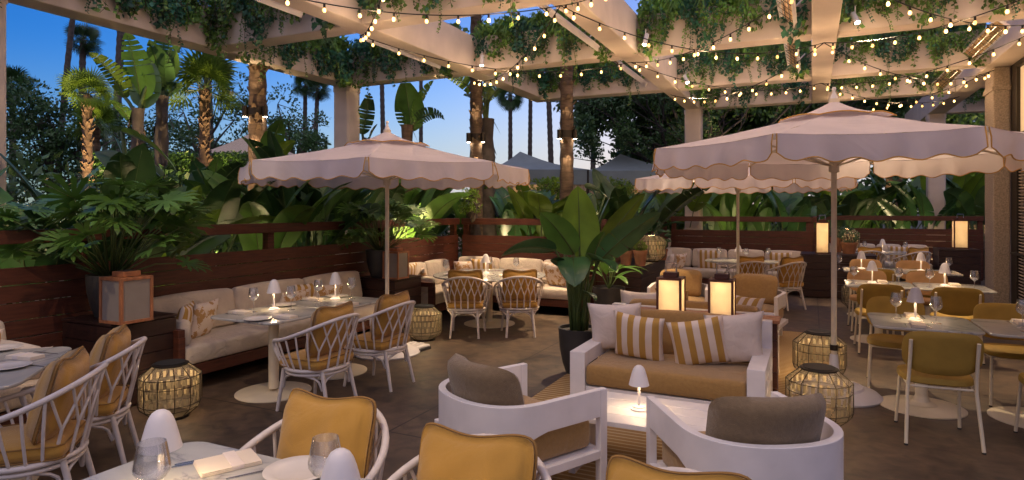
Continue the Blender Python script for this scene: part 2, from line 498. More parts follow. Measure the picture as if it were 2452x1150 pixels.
def floor_mat():
    m = mat('stained_concrete', (0.1, 0.1, 0.1), 0.55, bump=0.12, bscale=25)
    nt = m.node_tree; L = nt.links; P = nt.nodes['Principled BSDF']
    tc = nt.nodes.new('ShaderNodeTexCoord'); mp = nt.nodes.new('ShaderNodeMapping')
    mp.vector_type = 'POINT'; mp.inputs['Rotation'].default_value = (0, 0, TH)
    L.new(tc.outputs['Object'], mp.inputs[0])
    n1 = nt.nodes.new('ShaderNodeTexNoise'); n1.inputs['Scale'].default_value = 1.6; n1.inputs['Detail'].default_value = 9; n1.inputs['Roughness'].default_value = 0.62
    L.new(mp.outputs[0], n1.inputs['Vector'])
    cr = nt.nodes.new('ShaderNodeValToRGB'); cr.color_ramp.elements[0].position = 0.36; cr.color_ramp.elements[1].position = 0.64
    cr.color_ramp.elements[0].color = (0.028, 0.021, 0.018, 1); cr.color_ramp.elements[1].color = (0.135, 0.090, 0.060, 1)
    n2 = nt.nodes.new('ShaderNodeTexNoise'); n2.inputs['Scale'].default_value = 7; n2.inputs['Detail'].default_value = 8; n2.inputs['Distortion'].default_value = 0.8
    L.new(mp.outputs[0], n2.inputs['Vector'])
    av = nt.nodes.new('ShaderNodeMath'); av.operation = 'MULTIPLY_ADD'; av.inputs[1].default_value = 0.45
    L.new(n2.outputs['Fac'], av.inputs[0])
    a2 = nt.nodes.new('ShaderNodeMath'); a2.operation = 'MULTIPLY'; a2.inputs[1].default_value = 0.55; L.new(n1.outputs['Fac'], a2.inputs[0]); L.new(a2.outputs[0], av.inputs[2])
    L.new(av.outputs[0], cr.inputs[0])
    sp = nt.nodes.new('ShaderNodeSeparateXYZ'); L.new(mp.outputs[0], sp.inputs[0])
    def line(sock, off, period):
        a = nt.nodes.new('ShaderNodeMath'); a.operation = 'SUBTRACT'; a.inputs[1].default_value = off; L.new(sock, a.inputs[0])
        b = nt.nodes.new('ShaderNodeMath'); b.operation = 'PINGPONG'; b.inputs[1].default_value = period / 2; L.new(a.outputs[0], b.inputs[0])
        c = nt.nodes.new('ShaderNodeMath'); c.operation = 'LESS_THAN'; c.inputs[1].default_value = 0.008; L.new(b.outputs[0], c.inputs[0])
        return c.outputs[0]
    l1 = line(sp.outputs[0], -2.95, 3.05); l2 = line(sp.outputs[1], 3.99, 3.05)
    mxm = nt.nodes.new('ShaderNodeMath'); mxm.operation = 'MAXIMUM'; L.new(l1, mxm.inputs[0]); L.new(l2, mxm.inputs[1])
    mx = nt.nodes.new('ShaderNodeMix'); mx.data_type = 'RGBA'; mx.inputs[7].default_value = (0.014, 0.011, 0.01, 1)
    L.new(mxm.outputs[0], mx.inputs[0]); L.new(cr.outputs[0], mx.inputs[6]); L.new(mx.outputs[2], P.inputs['Base Color'])
    mr = nt.nodes.new('ShaderNodeMapRange'); mr.inputs[3].default_value = 0.38; mr.inputs[4].default_value = 0.7
    L.new(n1.outputs['Fac'], mr.inputs[0]); L.new(mr.outputs[0], P.inputs['Roughness'])
    return m
M_floor = floor_mat()
M_pillar = mat('speckled_stone', (0.34, 0.27, 0.21), 0.9, var=0.3, vscale=45, bump=0.6, bscale=80)
M_ground = mat('planting_soil', (0.045, 0.038, 0.022), 1.0, var=0.5, vscale=3, bump=0.6)
def rug_mat():
    m = stripe('striped_woven_rug', (0.36, 0.215, 0.075), (0.58, 0.46, 0.26), 16.0, axis=1, edge=0.72)
    return m
M_rug = rug_mat()

def spot(loc, to, energy, size=60, color=(1, 0.72, 0.42), blend=0.6, r=0.03, name='spot_lamp', parent=None):
    l = bpy.data.lights.new(name, 'SPOT'); l.energy = energy; l.spot_size = radians(size); l.spot_blend = blend
    l.color = color; l.shadow_soft_size = r
    o = bpy.data.objects.new(name, l); COL.objects.link(o)
    o.location = loc
    o.rotation_euler = (Vector(to) - Vector(loc)).to_track_quat('-Z', 'Y').to_euler()
    if parent is not None: o.parent = parent
    return o
def point(loc, energy, color=(1, 0.62, 0.3), r=0.02, parent=None, name='lamp_light'):
    l = bpy.data.lights.new(name, 'POINT'); l.energy = energy; l.color = color; l.shadow_soft_size = r
    o = bpy.data.objects.new(name, l); COL.objects.link(o); o.location = loc
    if parent is not None: o.parent = parent
    return o
# ================================================================ the setting
def sheet(name, pts, z, m):
    b = MB(); b.add([(x, y, z) for x, y in pts], [tuple(range(len(pts)))])
    return tag(b.build(name, m), kind='structure')
sheet('ground', [(-250, -60), (250, -60), (250, 400), (-250, 400)], -0.03, M_ground)
pt = [AB(-3, -6.3), AB(10.5, -6.3), AB(10.5, -3.1), AB(15.4, -3.1), AB(15.4, 0.05), AB(18.6, 0.05), AB(18.6, 4.4), AB(22, 4.4), AB(22, 7), AB(-3, 7)]
sheet('patio_floor', [(p.x, p.y) for p in pt][::-1], 0.0, M_floor)

# ---------------------------------------------------------------- fences
def fence(p0, p1, label, nx=None):
    """slatted redwood fence from p0 to p1 (world xy); boards on the patio side"""
    p0 = Vector(p0); p1 = Vector(p1); d = p1 - p0; L = d.length
    rz = math.atan2(d.y, d.x)
    t = thing('slatted_fence', label, 'fence', (p0.x, p0.y, 0), rz)
    r = MB(); r.b2(0.0, L, -0.045, 0.05, 1.425, 1.54); r.build('top_rail', M_wood, t, bevel=0.006)
    b = MB(); z = 0.03
    rnd = random.Random(L)
    while z < 1.2:
        h = min(0.145, 1.23 - z)
        b.b2(0.003, L - 0.003, -0.012 + rnd.uniform(-.003, .003), 0.012, z, z + h - 0.002); z += 0.15
    b.build('board_panel', M_wood, t, bevel=0.003)
    n = max(1, round(L / 2.4))
    for k in range(n + 1):
        x = 0.06 + (L - 0.12) * k / n
        q = MB(); q.b2(x - 0.05, x + 0.05, 0.014, 0.11, 0, 1.423); q.build('post', M_wood, t, bevel=0.004)
    return t
def fxy(a, b): v = AB(a, b); return (v.x, v.y)
fence(fxy(-1.0, -6.05), fxy(10.35, -6.05), 'long slatted redwood fence behind the left bench and planters, open gap below its top rail')
fence(fxy(10.4, -5.98), fxy(10.4, -3.15), 'short redwood fence behind the round table in the far corner bench')
fence(fxy(10.46, -3.1), fxy(15.2, -3.1), 'redwood fence running away behind the terracotta pots and lit basket lantern')
fence(fxy(15.26, -3.04), fxy(15.26, 0.0), 'redwood fence behind the rear booth under the small far parasol')
fence(fxy(15.32, 0.06), fxy(18.34, 0.06), 'redwood fence return running away beside the tall lit lantern')
fence(fxy(18.4, 0.12), fxy(18.4, 3.7), 'farthest redwood fence at the right behind the last booth')

# ---------------------------------------------------------------- pergola
K = 1.30                       # the pergola stands well clear of the fences
ZB, HB = EYE + 1.845 * K, 0.45 * K
AB0 = AB
def KB(a, b, z=0.0): return AB0(a * K, b * K, z)
pg = thing('pergola', 'cream stucco pergola grid of deep beams over the whole terrace, on square columns', 'pergola', (0, 0, 0), ROT)
AW = {0: (-6.5, -6.2), 1: (-4.32, -4.06), 2: (-2.12, -1.86), 3: (0.0, 0.25), 4: (2.05, 2.34)}
BW = {0: (2.75, 3.02), 1: (5.05, 5.31), 2: (7.42, 7.68), 3: (9.84, 10.10), 4: (11.98, 12.24), 5: (14.6, 14.86)}
AE = {0: (0.2, 7.68), 1: (0.2, 10.10), 2: (0.2, 12.24), 3: (0.2, 12.24), 4: (0.2, 18.0)}
AW, BW, AE = [{k: (v[0] * K, v[1] * K) for k, v in q.items()} for q in (AW, BW, AE)]
for k, (b0, b1) in AW.items():
    m = MB(); m.b2(b0, b1, AE[k][0], AE[k][1], ZB - 0.004, ZB + HB); m.build('beam', M_stucco, pg, bevel=0.015)
cols_in = {0: (0, 4), 1: (0, 4), 2: (0, 4), 3: (1, 4), 4: (2, 4)}
for k, (a0, a1) in BW.items():
    if k == 5:
        m = MB(); m.b2(2.34 * K, 8.5, a0, a1, ZB, ZB + HB - .003); m.build('beam', M_stucco, pg, bevel=0.015); continue
    s, e = cols_in[k]
    for j in range(s, e):
        m = MB(); m.b2(AW[j][1], AW[j + 1][0], a0, a1, ZB, ZB + HB - 0.003); m.build('beam', M_stucco, pg, bevel=0.015)
def column(a, b, w=0.29):
    m = MB(); h = w / 2; c = 0.035
    out = [(-h + c, -h), (h - c, -h), (h, -h + c), (h, h - c), (h - c, h), (-h + c, h), (-h, h - c), (-h, -h + c)]
    m.prism([(b + x, a + y) for x, y in out], 0, ZB - 0.12)
    m.prism([(b + x * 1.06, a + y * 1.06) for x, y in out], ZB - 0.12, ZB - 0.006)
    m.build('column', M_stucco, pg)
for ca, cb in ((2.88, -6.35), (7.55, -6.35), (12.11, -1.99), (14.75, 2.2)): column(ca * K, cb * K, .29 * K)

# infrared heaters under the beams
def heater(a, b, L, label, tilt=42):
    t = thing('patio_heater', label, 'heater', KB(a, b, EYE + 1.96 * K), ROT, 'infrared heaters under the pergola')
    R = Matrix.Rotation(radians(tilt), 3, 'Y')
    h = MB(); mt = R
    h.box((0, 0, 0), (0.20, L, 0.035), mtx=mt)
    for s in (-1, 1):
        h.add([mt @ Vector(v) for v in [(s * .1, -L / 2, -.0175), (s * .1, L / 2, -.0175), (s * .12, L / 2, -.07), (s * .12, -L / 2, -.07)]], [(0, 1, 2, 3)])
    for s in (-1, 1):
        h.tube([Vector((0.02, s * L * .35, .02)), Vector((0.16, s * L * .35, .16))], .012, 6)
    h.build('housing', M_white, t, bevel=0.004)
    e = MB(); e.box(mt @ Vector((0, 0, -.024)), (0.185, L * .97, 0.006), mtx=mt)
    rf = e.build('reflector', M_heat, t)
    w = MB()
    for x in (-.04, .04):
        w.tube([mt @ Vector((x, -L * .46, -.04)), mt @ Vector((x, L * .46, -.04))], .008, 8)
    w.build('heating_tube', M_chrome, rf)
    g = MB()
    for k in range(9):
        y = -L * .46 + L * .92 * k / 8
        g.tube([mt @ Vector((-.11, y, -.062)), mt @ Vector((.11, y, -.062))], .003, 4)
    g.build('guard', M_dark, t)
for (a, b, lab) in [(3.9, -4.52, 'white heater bar tucked beside the top left pergola beam'),
                    (6.4, -4.5, 'white heater bar beside the beam over the left parasol'),
                    (6.4, -2.32, 'white heater bar near the top middle of the pergola, beside a lit spotlight'),
                    (8.8, -2.32, 'farther white heater bar below the middle beams, before the leafy tree'),
                    (6.35, -0.2, 'bronze faced heater beside the wide straight beam at the top'),
                    (8.8, -0.2, 'second bronze faced heater farther along the straight beam above the right parasol'),
                    (6.6, 1.83, 'large bronze heater under the eave in the top right corner'),
                    (9.0, 1.83, 'second bronze heater under the eave, farther from the camera'),
                    (11.3, 1.83, 'third small bronze heater under the eave by the stone pillar')]:
    heater(a, b, 1.55 * K, lab)

# spotlights on the beams
def spotlight(a, b, label, e=45, to=None, z=EYE + 1.94 * K):
    p = KB(a, b, z)
    to = Vector(to) if to is not None else KB(a - .3, b - .5, 0)
    t = thing('spotlight', label, 'spotlight', p, 0, 'white cylinder spotlights on the pergola')
    d = (to - p).normalized()
    m = MB(); m.tube([-d * 0.09, d * .085], .034, 14); m.tube([Vector((0, 0, 0)), Vector((0.0, 0.0, .16)), ], .008, 6)
    m.build('housing', M_white, t, smooth=40)
    l = MB(); l.tube([d * .087, d * .091], .030, 14); l.build('lens', M_spot, t)
    spot(d * .1, d * 2, e, 64, parent=t)
spotlight(7.3, -3.9, 'small white spotlight between hanging vines above the left parasol', to=AB(9.0, -5.1, 0), e=150)
spotlight(7.2, -1.72, 'white spotlight hanging at the middle beam crossing near the top', to=AB(8.0, -2.9, 0), e=220)
spotlight(9.65, -1.70, 'white spotlight at the farther beam crossing right of the leafy tree', to=AB(11.0, -.3, 0), e=150)
spotlight(1.2, -3.2, 'added white fill spotlight out of view, above the nearest left tables', to=AB(3.7, -5.8, 1.2), e=38)  # added out of view to brighten the left plant and seating
spotlight(.6, -1.5, 'added white fill spotlight out of view, above the foreground tables', to=AB(2.6, -1.2, .8), e=40)  # extra unseen fixture, warm fill for the foreground cushions
spotlight(.8, .2, 'added white fill spotlight out of view, above the lounge armchairs', to=AB(4.6, -.6, .4), e=45)  # extra unseen fixture, fill for the lounge group
spotlight(7.3, 0.40, 'white spotlight beside the wide straight beam above the right parasol tip', to=AB(7.2, 2.0, 0), e=150)

# ---------------------------------------------------------------- building at the right
bd = thing('restaurant_building', 'restaurant facade at the right edge with stone pillar, lit window and louvred shutter', 'building', (0, 0, 0), ROT)
fb = 3.02
m = MB(); m.b2(2.78, fb - .004, 13.15, 13.75, 0, ZB - .006); m.build('pillar', M_pillar, bd, bevel=0.02)
m = MB(); m.b2(2.76, fb + .01, 13.12, 13.78, 3.72, 3.80); m.build('pillar_cap', M_pillar, bd, bevel=.01)
m = MB(); m.b2(fb + .03, 8.5, 4.0, 14.2, 4.2, 5.4); m.b2(fb + .03, 8.5, 13.4, 14.2, 0, 4.195); m.build('wall', M_stucco, bd)
m = MB(); m.b2(fb, fb + .1, 12.82, 13.14, 0, 4.12); m.b2(fb, fb + .1, 4.0, 12.81, 2.70, 2.88); m.build('door_frame', M_dark, bd)
m = MB(); m.b2(fb, fb + .08, 4.0, 12.81, 2.42, 2.695); m.build('spandrel', M_teak, bd)
w = MB(); w.b2(fb, fb + .08, 4.0, 12.81, 2.885, 2.95); w.b2(fb, fb + .08, 4, 12.81, 4.02, 4.12)
for a in (11.7, 10.4, 9.1, 7.8): w.b2(fb, fb + .08, a - .03, a + .03, 2.955, 4.015)
wf = w.build('window', M_dark, bd)
w = MB(); w.b2(fb + .045, fb + .05, 4.0, 12.8, 2.955, 4.015); w.build('pane', M_win, wf)
w = MB()
for k in range(44):
    z = 0.12 + k * 0.052
    w.box((fb + .035, 8.4, z), (0.05, 8.75, 0.012), mtx=Matrix.Rotation(radians(35), 3, 'Y'))
w.b2(fb + .09, fb + .11, 4.0, 12.8, .05, 2.41)
w.build('louvred_shutter', M_blind, bd)
m = MB(); m.tube([Vector((2.93, 12.7, 1.0)), Vector((2.93, 5.0, 1.0))], .022, 8); m.b2(2.92, 2.94, 12.4, 12.43, 0, 1.0); m.b2(2.92, 2.94, 9.9, 9.93, 0, 1.0)
m.build('handrail', M_dark, bd)
m = MB(); m.b2(AW[4][1] + .004, 3.42, 4.0, 15.5, ZB + .02, ZB + .9); m.build('eave', M_stucco, bd)

# ---------------------------------------------------------------- hanging vines
def quadleaf(b, p, d, up, L, Wd):
    s = d.cross(up)
    if s.length < 1e-4: s = Vector((1, 0, 0))
    s.normalize(); n = s.cross(d).normalized()
    a = p; e = p + d * L; m1 = p + d * L * .45 + s * Wd * .5 - n * Wd * .12; m2 = p + d * L * .45 - s * Wd * .5 - n * Wd * .12
    b.add([a, m1, e, m2], [(0, 1, 2), (0, 2, 3)])
def rv(r):
    while True:
        v = Vector((r.uniform(-1, 1), r.uniform(-1, 1), r.uniform(-1, 1)))
        if 0.01 < v.length < 1: return v.normalized()
def vine_mesh(L, seed, nm=7000, ns=52):
    r = random.Random(seed); b = MB(); tw = MB()
    # mound draped over the beam top and its near face (local -y side is the near face)
    for i in range(nm):
        x = r.uniform(-.02, L + .02)
        dens = 0.55 + 0.6 * noise.noise(Vector((x * 2.3, seed * 3.1, 0)))
        if r.random() > dens + .42: continue
        y = -0.16 + 0.34 * r.random() ** 1.2 * (1 if r.random() < .6 else 1.1)
        front = max(0, -y) / .16
        drop = 0.10 + 0.5 * max(0, noise.noise(Vector((x * 2.9 + 7, seed, 2))) + .32)
        z = r.uniform(-.05, .20 + .1 * noise.noise(Vector((x * 3, seed, 5)))) if y > -.08 else r.uniform(-drop, .15)
        p = Vector((x, y - (0.06 * r.random() if y < -.08 else 0), z))
        b.cur = 1 if noise.noise(Vector((x * 2.0, z * 2, seed * 5.0))) > .05 else 0
        d = (rv(r) + Vector((0, -.5, -.5))).normalized()
        s_ = r.uniform(.035, .07) * (1.5 if noise.noise(Vector((x * 1.3, seed * 2.0, 9))) > .18 else 1)
        quadleaf(b, p, d, rv(r), s_, s_ * .75)
    for i in range(ns):
        x = r.uniform(0, L)
        if noise.noise(Vector((x * 2.3, seed * 3.1, 0))) < -.35: continue
        l = r.uniform(.12, .36) + (.30 * r.random() if r.random() < .25 else 0)
        y = r.uniform(-.21, -.15); z0 = r.uniform(-.15, .1)
        dx = r.uniform(-.10, .10); sz = r.choice([.026, .032, .052, .062])
        b.cur = r.choice([0, 0, 1])
        pts = [Vector((x + dx * t * t + .012 * sin(t * 9 + i), y - .02 * sin(t * 3), z0 - l * t)) for t in [k / 6 for k in range(7)]]
        tw.tube(pts, .0025, 3, cap=False)
        n = int(l / (sz * .42))
        for k in range(n):
            t = k / n; q = pts[0].lerp(pts[-1], t) + Vector((.012 * sin(t * 9 + i), 0, 0))
            side = 1 if k % 2 else -1
            quadleaf(b, q, Vector((side, r.uniform(-.7, .3), r.uniform(-.9, -.1))).normalized(), rv(r), sz * r.uniform(.8, 1.2), sz * .8)
    # clumps of wispy fern blades
    for i in range(3):
        x = r.uniform(.2, L - .2); b.cur = 0
        for k in range(40):
            d = (Vector((r.uniform(-1, 1), -.6, r.uniform(-.6, .9)))).normalized()
            p = Vector((x, -.14, .1)); l = r.uniform(.12, .24)
            s = Vector((d.z, 0, -d.x)).normalized() * .006
            e = p + d * l + Vector((0, 0, -.5 * l * l * 5))
            mid = p + d * l * .5
            b.add([p - s, p + s, mid + s, mid - s, e], [(0, 1, 2, 3), (3, 2, 4)])
    return b.mesh('leaves', [M_vine, M_vineb]), tw.mesh('stems', M_twig)
VM = [vine_mesh(2.0, s) for s in (3, 11, 29, 41, 57)]
vcount = [0]
def vine(p, rz, label, sx=1.0, sc=1.0, k=None):
    lm, tm = VM[vcount[0] % 5 if k is None else k]; vcount[0] += 1
    t = thing('hanging_vine', label, 'vine', p, rz, 'leafy vines draped over the pergola beams')
    t.scale = (sx * K, sc * K, sc * K)
    for n_, me in (('foliage', lm), ('stem', tm)):
        o = bpy.data.objects.new(n_, me); COL.objects.link(o); o.parent = t
ztop = ZB + HB
# along the B beams (near face is local -y)
bayname = ['left', 'second', 'third', 'right']
rowname = {1: 'nearest', 2: 'second', 3: 'third', 4: 'farthest'}
cutx = {0: (-6.2, -4.32), 1: (-4.06, -2.12), 2: (-1.86, 0), 3: (.25, 2.05)}
for k in (1, 2, 3, 4):
    s, e = cols_in[k]
    for j in range(s, e):
        b0, b1 = cutx[j]
        if k == 1 and j == 3: continue
        vine(KB(BW[k][0] / K + .12, b0 + .04, ztop), ROT, 'dense green vine over the %s cross beam, in the %s bay' % (rowname[k], bayname[j]), (b1 - b0 - .1) / 2.0, 1.12 if k < 3 else 1.0)
for a, lab in ((4.95, 'trailing vine on the long left beam, at the top left of the view'), (7.35, 'trailing vine on the long left beam, above the palms'),
               (2.6, 'short vine hanging by the left edge column')):
    vine(KB(a - 2.05, -6.32, ztop), ROT + pi / 2, lab, 1.0, 1.15)
vine(KB(7.75, -4.15, ztop), ROT + pi / 2, 'vine on the short beam behind the left parasol', 1.0, .9)
vine(KB(10.15, -1.95, ztop), ROT + pi / 2, 'vine on the beam leading to the far middle column', .9, .9)
vine(KB(14.55, 2.6, ztop), ROT, 'small vine on the last beam beyond the stone pillar', 1.0, .9)
vine(KB(5.4, 0.1, ztop), ROT + pi / 2, 'vine trailing down the side of the wide straight beam', .95, .9)

# ---------------------------------------------------------------- string lights
bulb_me = MB(); bulb_me.lathe([(r_ * 1.05, z_ * 1.05) for r_, z_ in [(0.0005, -.038), (.010, -.035), (.0155, -.024), (.0165, -.015), (.013, -.004), (.008, .004)]], 10)
_b = bulb_me
bulb_mes = [_b.mesh('bulb', m_, True) for m_ in (M_bulb, M_bulb, M_bulb, M_bulbb, M_bulbd)]
nbl = [-4.19, -1.99, .12, 2.12]; nal = {0: 2.88, 1: 5.18, 2: 7.55, 3: 9.97, 4: 12.1}
def strand(p, q, sag, label, n=12):
    p = Vector(p); q = Vector(q)
    t = thing('string_light', label, 'string lights', p, 0, 'strings of warm bulbs crossing under the pergola')
    d = q - p
    def at(s): return d * s + Vector((0, 0, -4 * sag * s * (1 - s)))
    c = MB(); c.tube([at(k / 30) for k in range(31)], .0065, 5)
    for k in range(n):
        s = (k + .5) / n; b = at(s)
        c.lathe([(.012, .005), (.012, -.034), (.008, -.036)], 8, (b.x, b.y, b.z - .008))
    c.build('cable', M_blk, t)
    for s in (.17, .5, .83):
        b = at(s); point((b.x, b.y, b.z - .10), 1.6, (1, .64, .33), .04, parent=t, name='bulb_light')
    for k in range(n):
        b = at((k + .5) / n)
        o = bpy.data.objects.new('bulb', rs.choice(bulb_mes)); COL.objects.link(o); o.parent = t; o.location = (b.x, b.y, b.z - .05)
bn = ['left', 'middle', 'right']
rn = ['nearest pergola row', 'second pergola row', 'third pergola row', 'farthest pergola row']
rs = random.Random(5)
for j in range(3):
    for i in range((2, 3, 4)[j]):
        sg = rs.uniform(.17, .26) * K
        zz = EYE + 1.78 * K
        strand(KB(nal[i], nbl[j], zz), KB(nal[i + 1], nbl[j + 1], zz), sg,
               'warm bulb string, %s, %s bay, from near left to far right' % (rn[i], bn[j]))
        sg = rs.uniform(.17, .26) * K
        strand(KB(nal[i + 1], nbl[j], zz), KB(nal[i], nbl[j + 1], zz), sg,
               'warm bulb string, %s, %s bay, from far left to near right' % (rn[i], bn[j]))
# ================================================================ furniture
# ---------------------------------------------------------------- parasols
def make_umbrella(label):
    t = thing('parasol', label, 'parasol', group='blush canvas parasols with scalloped valances')
    R, n = 1.70, 8
    zr, za, zv = 2.20, 2.585, 0.178
    ph = radians(5)
    c = MB()
    cor = [Vector((R * cos(ph + 2 * pi * k / n), R * sin(ph + 2 * pi * k / n), zr)) for k in range(n)]
    apex = Vector((0, 0, za))
    for k in range(n):
        A, B = cor[k], cor[(k + 1) % n]
        nu, nv = 10, 10
        vs = []; fs = []
        for i in range(nu + 1):
            u = 0.10 + .90 * i / nu
            for j in range(nv + 1):
                v = j / nv
                p = apex.lerp(A.lerp(B, v), u)
                p.z -= 0.060 * sin(pi * v) * u * (1.15 - .75 * u) + .006 * noise.noise(Vector((u * 5, v * 7, k)))          # cloth sags between the ribs
                p.z -= 0.05 * sin(pi * u) * .6
                vs.append(p)
        for i in range(nu):
            for j in range(nv):
                a = i * (nv + 1) + j
                fs.append((a, a + nv + 1, a + nv + 2, a + 1))
        c.add(vs, fs)
    can = c.build('canopy', M_canvas, t, smooth=14)
    va = MB(); tr = MB()
    for k in range(n):
        A, B = cor[k], cor[(k + 1) % n]
        out = ((A + B) * .5); out.z = 0; out.normalize()
        m = 48; top = []; bot = []
        for j in range(m + 1):
            v = .012 + .976 * j / m
            p = A.lerp(B, v); p.z -= 0.035 * sin(pi * v) * .75
            p -= out * .004
            sc = 5
            e = .5 + .5 * cos(2 * pi * v * sc + pi)
            drop = zv - .022 + .030 * e
            edge = min(v, 1 - v)
            if edge < .05: drop *= 0.80 + .2 * edge / .05
            wv = .016 * sin(v * 23 + k * 2) + .010 * sin(v * 41 + k)
            q = p + Vector((0, 0, -drop)) + out * (wv + .018)
            midp = p + Vector((0, 0, -drop * .5)) + out * (wv * .4 + .016)
            top.append(p); bot.append(q)
            va.add([p, midp, q], []) if False else None
            if j == 0: rows = []
            rows.append((p, midp, q))
        base = len(va.v)
        vs = [x for r_ in rows for x in r_]
        fs = []
        for j in range(m):
            a = j * 3; fs += [(a, a + 1, a + 4, a + 3), (a + 1, a + 2, a + 5, a + 4)]
        va.add(vs, fs)
        loop = [rows[0][0], rows[0][1]] + [r_[2] for r_ in rows] + [rows[-1][1], rows[-1][0]]
        tr.tube([p + out * .002 for p in loop], .005, 5)
    val = va.build('valance', M_canvas, t, smooth=60)
    tr.build('piping', M_trim, val)
    vt = MB(); vtt = MB()
    Rv = .50
    for k in range(n):
        a0 = ph + 2 * pi * k / n; a1 = ph + 2 * pi * (k + 1) / n
        m = 8; top = Vector((0, 0, za + .065)); vs = []; fs = []
        rim = []
        for i in range(6):
            u = .06 + .94 * i / 5
            for j in range(m + 1):
                v = j / m
                A = Vector((Rv * cos(a0), Rv * sin(a0), za - .118)); B = Vector((Rv * cos(a1), Rv * sin(a1), za - .118))
                p = top.lerp(A.lerp(B, v), u); p.z -= .03 * sin(pi * u) ; p.z += .022 * sin(pi * v) * u
                vs.append(p)
                if i == 5: rim.append(p)
        for i in range(5):
            for j in range(m):
                a = i * (m + 1) + j; fs.append((a, a + m + 1, a + m + 2, a + 1))
        vt.add(vs, fs); vtt.tube(rim, .006, 5)
    v_ = vt.build('vent_cap', M_canvas, can, smooth=20); 
    vtt.build('vent_piping', M_trim, can)
    f = MB(); f.lathe([(.001, .13), (.014, .125), (.02, .11), (.014, .095), (.012, .08), (.028, .045), (.034, .02), (.03, -.02)], 14, (0, 0, za + .055))
    f.build('finial', M_white, t, smooth=True)
    p = MB(); p.tube([(0, 0, .12), (0, 0, za)], .024, 14); p.build('pole', M_legs, t, smooth=40)
    rb = MB()
    for k in range(n):
        rb.tube([apex + Vector((0, 0, -.07)), cor[k] + Vector((0, 0, -.035))], .012, 6)
        mid = apex.lerp(cor[k], .5) + Vector((0, 0, -.08))
        rb.tube([Vector((0, 0, 2.05)), mid], .009, 5)
    rb.lathe([(.045, 2.0), (.045, 2.1)], 12); rb.lathe([(.045, 2.58), (.045, 2.66)], 12)
    rb.build('rib', M_legs, t)
    b = MB(); b.lathe([(.39, 0), (.395, .015), (.36, .045), (.25, .075), (.24, .095), (.16, .11), (.14, .125), (.05, .135), (.035, .36), (.025, .365)], 40)
    b.build('base', M_white, t, smooth=30)
    cl = MB(); cl.lathe([(.026, .0), (.036, .0), (.036, .05), (.026, .05)], 12, (0, 0, .40)); cl.tube([(0.03, 0, .425), (.075, 0, .425)], .01, 6)
    cl.build('clamp', M_dark, t)
    return t
U = Proto(make_umbrella('x'))
U.put(AB(*toab(((927 - 1226) / F * 7.53, 7.53))), 0, 'blush white parasol on the left with mustard scalloped valance, beside the long left bench')
U.put(((1997 - 1226) / F * 5.84, 5.84, 0), 0, 'largest looking parasol at the right, its base behind the two big basket lanterns', scale=(1, 1, 1.028))
U.put(((1767 - 1226) / F * 10.25, 10.25, 0), 0, 'small far parasol partly hidden behind the big right one')

# base weight beside the left parasol
g = thing('base_weight', 'flat white weight block lying beside the left parasol base', 'weight', ON(975, 835, .0), radians(-30))
m = MB(); m.b2(-.22, .22, -.17, .17, .0, .05); m.build('plate', M_white, g, bevel=.01)
m = MB()
for x in (-.12, 0, .12): m.b2(x - .03, x + .03, -.15, .15, .051, .062)
m.build('ridge', M_white, g, bevel=.004)
m = MB(); m.b2(.221, .26, -.14, .14, .0, .03); m.build('rubber_edge', M_black, g)

